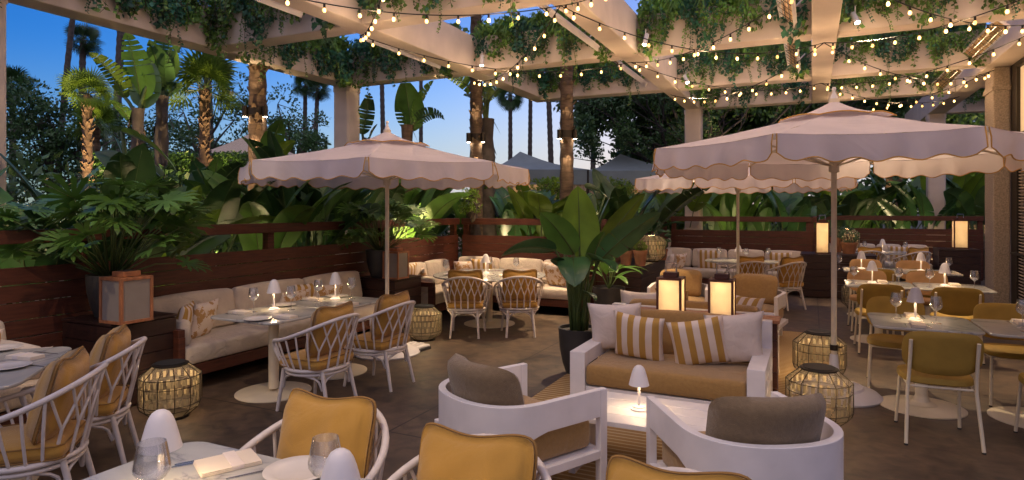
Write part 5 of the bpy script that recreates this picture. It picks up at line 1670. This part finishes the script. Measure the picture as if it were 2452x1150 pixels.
# ---- terracotta pots with small shrubs
def shrub_pot(px, d, z, r0, h, sh, label, seed, m=M_leafb, rsh=.14):
    v = W(px, 500, d); t = thing('terracotta_pot', label, 'flower pot', (v.x, v.y, z), 0, 'terracotta pots with small plants')
    b = MB(); b.lathe([(.001, 0), (r0 * .68, 0), (r0 * .92, h * .80), (r0 * 1.02, h * .80), (r0 * 1.02, h), (r0 * .90, h), (r0 * .86, h * .9), (.001, h * .9)], 28)
    b.build('pot', M_terra, t, smooth=35)
    r = random.Random(seed); f = MB(); tw = MB()
    for k in range(14): 
        d_ = rv(r); d_.z = abs(d_.z); tw.tube([(0, 0, h * .85), Vector((0, 0, h + .02)) + d_ * sh * .5], .003, 4)
    for k in range(420):
        d_ = rv(r); q = Vector((0, 0, h + sh * .42)) + Vector((d_.x * rsh, d_.y * rsh, d_.z * sh * .5)) * r.uniform(.55, 1.0)
        quadleaf(f, q, (d_ + rv(r) * .6).normalized(), rv(r), .035, .018)
    f.build('foliage', m, t); tw.build('stem', M_twig, t)
shrub_pot(1499, 10.25, .801, .115, .24, .16, 'terracotta pot at the near end of the long plinth, left one', 1, M_leafd, .10)
shrub_pot(1533, 10.15, .801, .115, .25, .16, 'terracotta pot on the long plinth just left of the yellow basket lantern', 2, M_leafy, .10)
shrub_pot(1586, 11.3, .801, .10, .20, .18, 'terracotta pot half behind the yellow basket lantern', 3, M_leafd, .09)
shrub_pot(2003, 12.75, .841, .125, .30, .26, 'taller terracotta pot with a round shrub beside the big parasol pole', 4, M_leafb, .15)
shrub_pot(2033, 12.35, .841, .155, .22, .30, 'wide terracotta pot with a grey green shrub right of the big parasol pole', 5, M_leafb, .19)

# ---- paddle leaf plants just beyond the fences
rp = random.Random(21)
PL_LAB = 'big paddle leaved plant rising behind the %s'
spots = []
for i in range(15):
    a = 1.6 + i * .68 + rp.uniform(-.15, .15); spots.append((a, -6.75 - rp.uniform(0, .9), rp.uniform(.85, 1.08), 'long left fence, number %d counted from the camera' % (i + 1)))
words = ['first', 'second', 'third', 'fourth', 'fifth', 'sixth', 'seventh', 'eighth', 'ninth', 'tenth', 'eleventh', 'twelfth', 'thirteenth', 'fourteenth', 'fifteenth', 'sixteenth', 'seventeenth', 'eighteenth']
k_ = 0
for i, (a, b_, sc, _) in enumerate(spots):
    paddle(AB(a, b_), sc * (1.0 if a < 5.5 else 1.13), 'paddle leaved plant beyond the long left fence, %s along it from the near end' % words[i], k=[1, 0, 4, 2, 1, 3, 4, 0, 1, 4, 2, 1, 0, 4, 1][i])
for i in range(7):
    paddle(AB(11.15 + rp.uniform(0, .9), -6.4 + i * .55), rp.uniform(.85, 1.08), 'paddle leaved plant beyond the corner bench fence, %s from the left' % words[i])
for i in range(6):
    paddle(AB(15.9 + rp.uniform(0, 1.2), -3.6 + i * .62), rp.uniform(.95, 1.25), 'paddle leaved plant beyond the rear booth fence, %s from the left' % words[i])
for i in range(7):
    paddle(AB(19.2 + rp.uniform(0, 1.2), .2 + i * .62), rp.uniform(1.1, 1.4), 'paddle leaved plant beyond the last fence at the right, %s from the left' % words[i])
for i in range(3):
    paddle(AB(12.0 + i * 1.2, -3.75), rp.uniform(.85, 1.0), 'paddle leaved plant beyond the fence behind the terracotta pots, %s from the near end' % words[i])

# ---- far bigger wild banana plants seen above the fence, each leaf placed where it stands
def banana(label, root, d, leaves, trunk_top, tr=.10, mm=(M_leaf,), bark=M_barkd):
    o0 = W(root[0], 500, d); o0.z = 0
    t = thing('wild_banana', label, 'tree', o0, 0)
    tp = W(trunk_top[0], trunk_top[1], d) - o0
    m = MB(); r = random.Random(int(root[0]))
    n = 9; pts = [Vector((tp.x * k / n, tp.y * k / n, tp.z * k / n)) for k in range(n + 1)]
    m.tube(pts, [tr * (1.15 - .4 * k / n) * (1 + .12 * ((k % 2) * 2 - 1)) for k in range(n + 1)], 9)
    for k in range(14):
        z = tp.z * r.uniform(.35, 1); a = r.uniform(0, 6.28); q = Vector((tp.x * z / tp.z, tp.y * z / tp.z, z))
        d_ = Vector((cos(a), sin(a), 0)); s_ = Vector((-sin(a), cos(a), 0)) * .03
        m.add([q + d_ * tr * .7 - s_, q + d_ * tr * .7 + s_, q + d_ * tr * 1.5 + s_ * .5 - Vector((0, 0, .25)), q + d_ * tr * 1.6 - s_ * .5 - Vector((0, 0, .3))], [(0, 1, 2, 3)])
    m.build('trunk', bark, t, smooth=50)
    for i, lf in enumerate(leaves):
        (b0, t0, w, dd, dr, fo, te) = lf[:7]
        mat_ = lf[7] if len(lf) > 7 else mm[i % len(mm)]
        aimed_leaf(t, b0, t0, d + .1, d + dd, w, mat_, root=tp + Vector((0, 0, -.2)), droop=dr, fold=fo, tears=te, rr=r, org=o0, sr=.022)
    return t
banana('young wild banana with upright leaves beside the thick palm trunk, over the left parasol edge', (640, 460), 9.4, [
    ((638, 385), (674, 290), .34, -.1, .15, .2, 2), ((625, 395), (575, 335), .32, .2, .4, .3, 3), ((655, 390), (712, 345), .30, .2, .5, .3, 2, M_leafy)], (640, 400), .06)
banana('young wild banana in front of the hedge with folded leaves, left of the left parasol', (500, 520), 8.6, [
    ((500, 460), (455, 385), .36, -.1, .3, .2, 3, M_leafb), ((510, 455), (530, 375), .34, .1, .3, .2, 3), ((515, 460), (585, 400), .34, .2, .5, .2, 2, M_leafd), ((490, 480), (440, 440), .30, -.2, .6, .2, 1)], (503, 470), .06)
banana('tall wild banana with upright torn leaves at the left, against the sky', (325, 300), 10.5, [
    ((338, 240), (300, 80), .62, -.2, .15, .25, 6), ((300, 235), (200, 138), .45, -.4, .7, .4, 9, M_leafy), ((352, 205), (285, 118), .4, .5, .5, .3, 5),
    ((345, 260), (360, 150), .5, .4, .1, .3, 4, M_leafd), ((318, 300), (255, 255), .25, -.5, .8, .4, 5)], (330, 260), .12)
banana('second wild banana with a broad drooping crown, beside the tallest one at the left', (380, 300), 11.2, [
    ((392, 215), (352, 100), .55, -.2, .3, .3, 5, M_leafd), ((395, 220), (440, 108), .55, .2, .3, .3, 7, M_leafd), ((385, 200), (395, 88), .6, 0, .1, .15, 3),
    ((400, 230), (445, 215), .3, .3, .9, .3, 6, M_leafd), ((378, 225), (335, 190), .35, -.3, .7, .3, 5, M_leafd)], (388, 230), .13)
banana('wild banana with one long arching leaf falling over the hedge at the left', (318, 400), 8.2, [
    ((292, 316), (412, 440), .24, -.5, .6, .3, 2, M_leafy), ((300, 400), (265, 330), .2, .2, .5, .4, 2, M_leafb)], (305, 395), .06)
banana('wild banana behind the left parasol with upright lit leaves and an arching frond', (975, 320), 12.0, [
    ((985, 315), (968, 195), .62, -.2, .15, .2, 5), ((995, 290), (1045, 200), .45, .2, .4, .4, 6), ((990, 300), (1068, 325), .30, -.2, 1.9, .3, 11, M_leafd),
    ((978, 310), (955, 215), .40, .5, .3, .3, 3, M_leafd)], (975, 300), .14, bark=M_bark)
banana('single torn banana leaf plant just right of the square column', (880, 380), 12.5, [
    ((868, 322), (882, 225), .42, 0, -.2, .2, 7, M_leafd), ((885, 330), (905, 300), .25, .2, .3, .2, 3, M_leafd)], (872, 330), .06)
banana('date palm like plant with arching lit fronds behind the middle of the pergola', (1165, 380), 12.8, [
    ((1150, 235), (1045, 192), .34, -.2, .8, .4, 9, M_leafy), ((1160, 235), (1120, 175), .36, .3, .3, .4, 7), ((1170, 240), (1232, 205), .34, .2, .7, .4, 9, M_leafy),
    ((1165, 250), (1180, 180), .36, 0, .2, .4, 6), ((1155, 260), (1105, 240), .22, .4, .9, .4, 8)], (1165, 285), .19, bark=M_barkd)

# ---- palms
def fan_crown(seed, n=26, R=.95, m=M_leaf, lo=-25):
    r = random.Random(seed); b = MB(); s = MB()
    for i in range(n):
        az = r.uniform(0, 2 * pi); el = radians(r.uniform(lo, 82)); 
        d = Vector((cos(el) * cos(az), cos(el) * sin(az), sin(el))); st = R * r.uniform(.35, .5)
        c = d * st; s.tube([Vector((0, 0, 0)), c], .012, 4)
        side = d.cross(Vector((0, 0, 1))).normalized(); side = Matrix.Rotation(r.uniform(-1.1, 1.1), 3, d) @ side; up = side.cross(d)
        L = R * r.uniform(.5, .68)
        for k in range(22):
            a = radians(-115 + 230 * k / 21); e = (d * cos(a) + side * sin(a)).normalized()
            e2 = (e + Vector((0, 0, -.25 - .2 * abs(sin(a))))).normalized()
            w = (side * cos(a) - d * sin(a)) * L * .040
            m1 = c + e * L * .62; m2 = m1 + e2 * L * .42
            b.add([c, m1 - w, m1 + w, m2], [(0, 1, 2), (1, 3, 2)])
    return b.mesh('crown', m, None), s.mesh('fronds', M_stem)
FC = [fan_crown(1, 22, 1.0, M_leafy), fan_crown(2, 26, 1.05, M_leafy), fan_crown(5, 40, 1.0, M_leafd, -70)]
def palm(label, px, d, y_top, sc, k, tr=.12, lean=0.0, m=M_bark, crown=True, top_z=None, belt=False, grp=None):
    o0 = W(px, 500, d); o0.z = 0
    z = top_z if top_z else W(px, y_top, d).z
    t = thing('palm_tree', label, 'palm tree', o0, 0, grp)
    b = MB(); n = max(8, int(z / .18)); n = min(n, 60)
    b.tube([(lean * (k_ / n) ** 1.5, 0, z * k_ / n) for k_ in range(n + 1)], [tr * (1.25 - .35 * k_ / n + (.10 if k_ % 2 else -.03)) for k_ in range(n + 1)], 12)
    if crown and d < 16:
        r = random.Random(px); q = b
        for i in range(170):
            a = r.uniform(0, 6.28); zz = z * r.uniform(.35, 1.0); rr_ = tr * (1.25 - .35 * zz / z)
            d_ = Vector((cos(a), sin(a), 0)); s_ = Vector((-sin(a), cos(a), 0)) * tr * .45
            c_ = Vector((lean * (zz / z) ** 1.5, 0, zz)) + d_ * rr_ * .9; o_ = tr * r.uniform(.35, .9)
            q.add([c_ - s_, c_ + s_, c_ + d_ * o_ + s_ * .35 + Vector((0, 0, tr * .9)), c_ + d_ * o_ - s_ * .35 + Vector((0, 0, tr * .9))], [(0, 1, 2, 3)])
    b.build('trunk', m, t, smooth=50)
    if crown:
        for nm, me in (('crown', FC[k][0]), ('frond_stalk', FC[k][1])):
            o = put_mesh(nm, me, t); o.location = (lean, 0, z); o.scale = (sc,) * 3; o.rotation_euler = (0, 0, px)
    return t
palm('small fan palm with a lit trunk at the left, below the sky', 210, 12.5, 228, .62, 0, .085)
palm('round fan palm right of the wild bananas at the left', 490, 13.0, 215, .85, 1, .105)
palm('small fan palm low among the bushes at the left', 232, 15, 300, .6, 1, .07)
sl = 'slender sky dusters'
palm('very tall thin palm whose crown is above the view, leaning, at the far left', 132, 34, 0, 1, 2, .13, 1.6, M_barkd, False, 17, grp=sl)
palm('tall thin palm with a round dark crown against the sky at the left', 191, 38, 95, 1.15, 2, .18, .2, M_barkd, grp=sl)
palm('thick far palm trunk rising behind the left bananas', 272, 30, 0, 1, 2, .16, .5, M_barkd, False, 13, grp=sl)
palm('thin far palm trunk seen left of the upright banana leaf', 246, 40, 0, 1, 2, .14, .3, M_barkd, False, 9, grp=sl)
palm('thin far palm between the banana and the fan palm, crown hidden by the beam', 506, 36, 0, 1, 2, .2, -.4, M_barkd, False, 14, grp=sl)
palm('twin slim palm left of the square column, taller one', 728, 45, 205, 1.0, 2, .15, .1, M_barkd, grp=sl)
palm('twin slim palm left of the square column, shorter one', 750, 43, 212, 1.0, 2, .15, .3, M_barkd, grp=sl)
palm('thin palm trunk just right of the square column', 920, 40, 0, 1, 2, .14, -.2, M_barkd, False, 12, grp=sl)
palm('thin palm trunk behind the lit banana at the middle', 1008, 44, 0, 1, 2, .13, 0, M_barkd, False, 12, grp=sl)
palm('thin palm with a small crown under the middle beam', 1222, 40, 228, 1.1, 2, .13, 0, M_barkd, grp=sl)
palm('second thin trunk in the pale sky at the middle', 1268, 42, 0, 1, 2, .13, .1, M_barkd, False, 12, grp=sl)
palm('third thin trunk in the pale sky, slightly leaning', 1323, 36, 0, 1, 2, .14, -.35, M_barkd, False, 11, grp=sl)
palm('short stub of a far palm just left of the dark leafy tree', 1420, 50, 348, 1.0, 2, .2, 0, M_barkd, False, grp=sl)
palm('far palm crown peeking from behind the left column', 30, 36, 205, 1.2, 2, .15, 0, M_barkd, grp=sl)
def belt_palm(label, px, d, tr, yb, e1=40):
    t = palm(label, px, d, 0, 1.5, 2, tr, 0, M_bark, True, 8.5)
    z = W(px, yb, d).z
    b = MB(); b.lathe([(tr * 1.02, -.07), (tr * 1.3, -.07), (tr * 1.3, .07), (tr * 1.02, .07)], 20, (0, 0, z))
    for sx in (-1, 1): b.tube([(sx * tr * 1.35, -tr * .9, z - .10), (sx * tr * 1.35, -tr * .9, z + .08)], .045, 10)
    o = b.build('light_band', M_dark, t)
    l = MB()
    for sx in (-1, 1): l.tube([(sx * tr * 1.35, -tr * .9, z - .104), (sx * tr * 1.35, -tr * .9, z - .101)], .032, 10)
    l.build('lens', M_spot, o)
    spot((0, -tr * 2.6, z - .25), (0, 0, z - 1.6), e1, 70, parent=t)
    spot((0, -tr * 2.4, z + .2), (0, 0, z + 1.5), e1 * .3, 70, parent=t)
    return t
belt_palm('thick palm trunk with a black floodlight band, left of the square column', 617, 10.6, .125, 268, 6)
belt_palm('palm trunk with a floodlight band right of the left parasol top', 1140, 12.4, .105, 330, 9)
belt_palm('dark palm trunk with a floodlight band in the pale sky left of the leafy tree', 1357, 12.6, .115, 322, 5)
palm('pale palm trunk lit from below beyond the last fence, right of the big parasol pole', 2143, 20.5, 0, 1.5, 2, .25, 0, M_bark, False, 4.6)

# ---- garden uplights (the lit trunks and leaves of the photograph)
def uplight(px, d, tx, ty, td, e, label, size=40):
    p = W(px, 500, d); p.z = .0
    t = thing('garden_spotlight', label, 'spotlight', p, 0, 'ground spotlights among the plants')
    to = W(tx, ty, td) - p; dd = (to - Vector((0, 0, .12))).normalized()
    m = MB(); m.tube([Vector((0, 0, .12)) - dd * .05, Vector((0, 0, .12)) + dd * .06], .035, 10); m.tube([(0, 0, 0), (0, 0, .1)], .008, 6); m.build('housing', M_dark, t)
    l = MB(); l.tube([Vector((0, 0, .12)) + dd * .061, Vector((0, 0, .12)) + dd * .064], .03, 10); l.build('lens', M_spot, t)
    spot(Vector((0, 0, .12)) + dd * .08, Vector((0, 0, .12)) + dd * 2, e, size, (1, .68, .33), parent=t)
uplight(230, 11.3, 210, 400, 12.5, 520, 'ground spotlight at the foot of the small lit fan palm, left', 30)
uplight(420, 10.2, 392, 330, 11.2, 380, 'ground spotlight at the foot of the second wild banana', 30)
uplight(505, 11.9, 490, 360, 13.0, 380, 'ground spotlight at the foot of the round fan palm', 34)
uplight(130, 9.5, 145, 420, 11.0, 260, 'ground spotlight among the paddle leaves at the far left', 60)
uplight(450, 8.6, 430, 430, 10.0, 220, 'ground spotlight before the hedge at the left', 60)
uplight(985, 11.0, 980, 290, 12.0, 170, 'ground spotlight under the banana behind the left parasol', 40)
uplight(1135, 11.7, 1138, 430, 12.4, 160, 'ground spotlight at the trunk behind the corner fence', 50)
uplight(1490, 12.5, 1450, 420, 14.0, 200, 'ground spotlight behind the terracotta pots', 60)
uplight(1840, 18.0, 1800, 440, 19.5, 260, 'ground spotlight beyond the rear booth fence', 60)
uplight(2140, 19.0, 2143, 470, 20.5, 450, 'ground spotlight at the pale palm trunk at the right', 40)
uplight(2260, 20.5, 2280, 420, 22.0, 400, 'ground spotlight by the last plants at the right', 60)

for i, (a, b_, ta, tb, e) in enumerate([(2.6, -6.35, 2.9, -7.6, 14), (4.6, -6.35, 4.9, -7.6, 16), (6.3, -6.35, 6.5, -7.6, 16), (8.2, -6.35, 8.3, -7.6, 18), (9.9, -6.35, 9.9, -7.6, 16),
                                 (10.75, -5.0, 12.0, -5.0, 18), (10.75, -3.6, 12.1, -3.7, 16), (15.6, -2.2, 17.2, -2.4, 18), (15.6, -.8, 17.2, -.9, 18), (18.75, 1.0, 20.6, 1.0, 24), (18.75, 2.6, 20.6, 2.6, 24)]):
    p = AB(a, b_); t = thing('garden_spotlight', 'low ground spotlight hidden at the back of the fence, %s from the near left' % words[i], 'spotlight', p, 0, 'ground spotlights among the plants')
    to = AB(ta, tb, 1.7) - p; dd = to.normalized()
    m = MB(); m.tube([Vector((0, 0, .12)) - dd * .05, Vector((0, 0, .12)) + dd * .06], .035, 10); m.tube([(0, 0, 0), (0, 0, .1)], .008, 6); m.build('housing', M_dark, t)
    spot(Vector((0, 0, .12)) + dd * .08, Vector((0, 0, .12)) + dd * 2, e * .6, 115, (1, .74, .38), parent=t)

# ---- leafy trees
def leaf_cloud(b, c, rad, n, r, s0, flat=.8, gap=.0):
    for i in range(n):
        d = rv(r); k = r.uniform(.55, 1.0)
        p = Vector(c) + Vector((d.x * rad[0], d.y * rad[1], d.z * rad[2])) * k
        if noise.noise(p * 1.1) < gap: continue
        quadleaf(b, p, (d + rv(r) * .8).normalized(), rv(r), s0 * r.uniform(.7, 1.3), s0 * .6)
def tree(label, px, d, blobs, trunk, m=M_leafd, s0=.12, n=900, seed=1, gap=-.15, name='leafy_tree'):
    """blobs: (px, py, radius_m) at depth d"""
    o0 = W(px, 500, d); o0.z = 0
    t = thing(name, label, 'tree', o0, 0)
    r = random.Random(seed); b = MB(); w = MB()
    top = W(px, trunk, d) - o0
    w.tube([(0, 0, 0), (top.x * .5 + .1, 0, top.z * .5), tuple(top)], [.22, .17, .10], 9)
    for (x, y, rad) in blobs:
        c = W(x, y, d + r.uniform(-1.2, 1.2)) - o0
        mid = top.lerp(c, .5) + Vector((0, 0, -.2)); w.tube([top * r.uniform(.6, 1), mid, c], [.07, .05, .02], 6)
        for q in range(5): w.tube([c, c + rv(r) * rad * .8], [.02, .006], 4)
        for q in range(3):
            cc = c + rv(r) * rad * .45
            leaf_cloud(b, cc, (rad * .75, rad * .75, rad * .62), n // 3, r, s0, gap=gap)
    w.build('trunk', M_barkd, t); b.build('crown', m, t)
    return t
tree('dark round topped tree at the far left behind the fan palm', 120, 26, [(60, 260, 1.3), (90, 300, 1.5), (140, 330, 1.5), (60, 350, 1.6), (180, 290, 1.2), (110, 380, 1.8), (200, 370, 1.6), (240, 330, 1.3), (70, 430, 1.8), (160, 430, 1.8)], 380, s0=.17, n=1500, seed=3)
tree('open dark tree behind the round fan palm', 480, 27, [(440, 270, 1.1), (520, 250, 1.1), (560, 290, 1.2), (540, 340, 1.2), (450, 320, 1.1), (500, 380, 1.3), (560, 220, .8), (430, 360, 1.1)], 360, s0=.15, n=800, seed=5, gap=-.05)
tree('open dark tree between the thick palm trunk and the square column', 700, 25, [(665, 250, .9), (690, 300, 1.0), (730, 320, .9), (755, 295, .6), (665, 340, 1.1), (740, 350, 1.0), (650, 300, .9), (760, 340, .6)], 360, s0=.13, n=700, seed=6, gap=-.05)
tree('dark tree low at the left behind the hedge', 330, 24, [(280, 330, 1.3), (340, 350, 1.3), (300, 400, 1.5), (400, 390, 1.4), (350, 430, 1.4)], 420, s0=.15, n=900, seed=8)
tree('yellow green lit shrub right of the left parasol edge', 1325, 15.5, [(1320, 440, .35), (1340, 455, .3), (1300, 455, .3), (1325, 475, .35)], 500, M_leafy, .07, 500, 11, name='shrub')
tree('lit shrub just left of the small far parasol', 1498, 15.5, [(1490, 450, .25), (1505, 470, .25), (1440, 445, .3), (1470, 455, .25)], 500, M_leafy, .06, 400, 12, name='shrub')
tree('small leafed shrub behind the corner fence with yellow lit leaves', 1128, 12.2, [(1125, 470, .17), (1140, 490, .14), (1120, 500, .15)], 500, M_leafy, .05, 300, 13, name='shrub')
tree('bushy shrub with small leaves beyond the last fence, left of the stone pillar', 2265, 19.2, [(2230, 500, .45), (2265, 490, .5), (2300, 500, .45), (2250, 515, .4)], 520, M_leaf, .08, 700, 14, name='shrub')
# the great ficus with bare hanging limbs
def ficus():
    d = 21; o0 = W(1760, 500, d); o0.z = 0
    t = thing('ficus_tree', 'huge dark ficus with many pale bare limbs behind the far beams, right of the middle', 'tree', o0, 0)
    r = random.Random(77); b = MB(); w = MB(); fine = MB()
    root = W(1700, 440, d + 1) - o0; root.z = 2.4
    w.tube([(0, 1, 0), (.0, .8, 1.4), tuple(root)], [.6, .5, .4], 12)
    for i in range(60):
        tx = r.uniform(1400, 2250); ty = r.uniform(150, 380)
        tip = W(tx, ty, d + r.uniform(-1.5, 2)) - o0
        st = root + Vector((r.uniform(-1.6, 1.8), r.uniform(-.6, .3), r.uniform(-.6, .3)))
        m1 = st.lerp(tip, .35) + Vector((r.uniform(-.3, .3), 0, r.uniform(-.35, .1))); m2 = st.lerp(tip, .7) + Vector((r.uniform(-.3, .3), 0, r.uniform(-.2, .3)))
        w.tube([st, st.lerp(m1, .5) + rv(r) * .08, m1, m1.lerp(m2, .5) + rv(r) * .1, m2, tip], [.075, .06, .05, .042, .03, .012], 6)
        for q in range(3):
            e = m2.lerp(tip, r.random()) ; w.tube([e, e + (tip - m2).normalized() * .8 + rv(r) * .5], [.02, .006], 4)
    for i in range(70):
        x = r.uniform(1385, 2330); y = r.uniform(140, 250) + (60 if x < 1480 else 0) * r.random()
        c = W(x, y, d + r.uniform(0, 2.5)) - o0
        leaf_cloud(b, c, (1.0, 1.0, .8), 520, r, .17, gap=-.4)
    for (x, y) in ((1395, 250), (1400, 290), (1410, 320), (1425, 345), (1450, 365), (1440, 300), (1480, 380), (1530, 390), (1600, 400), (1390, 270), (1405, 305)):
        c = W(x, y, d + r.uniform(-.5, 1.0)) - o0; leaf_cloud(b, c, (.55, .6, .5), 420, r, .11, gap=-.2)
    for i in range(110):
        x = r.uniform(1450, 2400); y = r.uniform(150, 460)
        c = W(x, y, d + r.uniform(2.0, 4)) - o0; leaf_cloud(b, c, (1.3, .8, 1.0), 380, r, .24, gap=-.6)
    for i in range(60):
        c = W(r.uniform(1395, 1700), r.uniform(215, 350), d + r.uniform(-1.5, 1.0)) - o0; leaf_cloud(b, c, (.55, .6, .4), 170, r, .12, gap=-.05)
    w.build('limbs', M_limb, t, smooth=True); b.build('crown', M_leafd, t)
ficus()
# dense dark planting behind the fences, reads as one mass
def mass():
    r = random.Random(9); b = MB()
    for i in range(70):
        a = r.uniform(1.5, 13); c = AB(a, -9.6 + r.uniform(-.6, .6), r.uniform(.2, 1.9)); leaf_cloud(b, c, (.8, .8, .7), 150, r, .15, gap=-.4)
    for i in range(46):
        c = AB(r.uniform(13.0, 14), r.uniform(-9, -3.4), r.uniform(.2, 1.5)); leaf_cloud(b, c, (.8, .8, .6), 150, r, .14, gap=-.3)
    for i in range(60):
        c = AB(r.uniform(21.5, 23), r.uniform(-6, 8), r.uniform(.3, 2.6)); leaf_cloud(b, c, (1.0, .8, .8), 150, r, .18, gap=-.4)
    o = b.build('undergrowth', M_leafd); tag(o, 'dark mass of undergrowth behind the paddle leaved plants', 'undergrowth', kind='stuff')
mass()
# clipped hedge
def hedge():
    r = random.Random(5); c0 = W(415, 500, 13.6); c0.z = 0
    t = thing('clipped_hedge', 'clipped small leaved hedge with a flat top behind the wild bananas at the left', 'hedge', c0, radians(2))
    b = MB(); hx, hy, h = 1.75, .35, 2.86
    for i in range(15000):
        f = r.random()
        if f < .7: p = Vector((r.uniform(-hx, hx), -hy + r.uniform(-.05, .10), r.uniform(.9, h)))
        else: p = Vector((r.uniform(-hx, hx), r.uniform(-hy, hy), h + r.uniform(-.08, .04)))
        p += rv(r) * .05
        quadleaf(b, p, rv(r), rv(r), .06, .04)
    b.build('foliage', M_leaf, t)
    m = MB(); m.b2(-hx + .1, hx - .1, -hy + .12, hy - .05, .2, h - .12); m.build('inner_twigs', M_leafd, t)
    m = MB()
    for x in (-1.2, -.4, .4, 1.2): m.tube([(x, 0, 0), (x, 0, .9)], .04, 6)
    m.build('trunk', M_barkd, t)
hedge()
# grey garden cabanas
def cabana(label, px_c, px_l, px_r, y_ap, y_ev, d, curtains=True, m=M_tent):
    c = W(px_c, 500, d); c.z = 0
    hw = (px_r - px_l) / 2 / F * d; off = ((px_l + px_r) / 2 - px_c) / F * d
    ze = W(0, y_ev, d).z; za = W(0, y_ap, d).z
    t = thing('cabana_tent', label, 'tent', c, 0)
    b = MB()
    cs = [(-hw + off, -hw * .8), (hw + off, -hw * .8), (hw + off, hw * .8), (-hw + off, hw * .8)]
    for k in range(4):
        A = Vector((*cs[k], ze)); B = Vector((*cs[(k + 1) % 4], ze)); ap = Vector((off * .2, 0, za))
        vs = []; fs = []
        for i in range(7):
            u = i / 6
            for j in range(9):
                p = ap.lerp(A.lerp(B, j / 8), u); p.z -= .10 * sin(pi * u) * (1 + .3 * sin(pi * j / 8)); vs.append(p)
        for i in range(6):
            for j in range(8): a = i * 9 + j; fs.append((a, a + 9, a + 10, a + 1))
        b.add(vs, fs)
        b.add([A, B, B - Vector((0, 0, .45)), A - Vector((0, 0, .45))], [(0, 1, 2, 3)])
    b.build('canopy', m, t, smooth=40)
    p = MB()
    for x, y in cs: p.tube([(x * .98, y * .98, 0), (x * .98, y * .98, ze - .02)], .04, 8)
    p.build('post', M_dark, t)
    for (x0, x1) in ((cs[0][0], cs[0][0] + hw * .55), (cs[1][0] - hw * .55, cs[1][0])):
        q = MB(); n = 30; vs = []
        for k in range(n + 1):
            x = x0 + (x1 - x0) * k / n; y = cs[0][1] + .05 + .04 * sin(k * 1.9); vs += [(x, y, .05), (x, y, ze - .4)]
        q.add(vs, [(2 * k, 2 * k + 2, 2 * k + 3, 2 * k + 1) for k in range(n)]); q.build('curtain', M_tentw, t, smooth=True)
    q = MB(); n = 40; vs = []
    for k in range(n + 1):
        x = cs[3][0] + (cs[2][0] - cs[3][0]) * k / n; y = cs[3][1] - .1 + .05 * sin(k * 1.7); vs += [(x, y, .05), (x, y, ze - .3)]
    q.add(vs, [(2 * k, 2 * k + 2, 2 * k + 3, 2 * k + 1) for k in range(n)])
    q.build('curtain', M_tentw, t, smooth=True)
    point((off, 0, 1.9), 14, parent=t, r=.15)
    return t
cabana('grey peaked cabana tent with warm lit curtains right of the left parasol', 1236, 1165, 1400, 363, 412, 20)
cabana('second grey cabana tent in front of the dark ficus tree', 1478, 1390, 1640, 369, 415, 21)
cabana('beige roofed cabana tent behind the hedge, left of the left parasol', 600, 470, 760, 318, 392, 19, m=M_tentw)
# pale garden wall seen in gaps at the far left
t = thing('garden_wall', 'low pale garden wall glimpsed through leaves at the far left', 'wall', (0, 0, 0), ROT)
m = MB(); m.b2(-11.6, -11.4, 2, 20, 0, 1.35); m.build('wall_body', M_stucco, t); m = MB(); m.b2(-11.65, -11.35, 2, 20, 1.351, 1.42); m.build('coping', M_stucco, t)
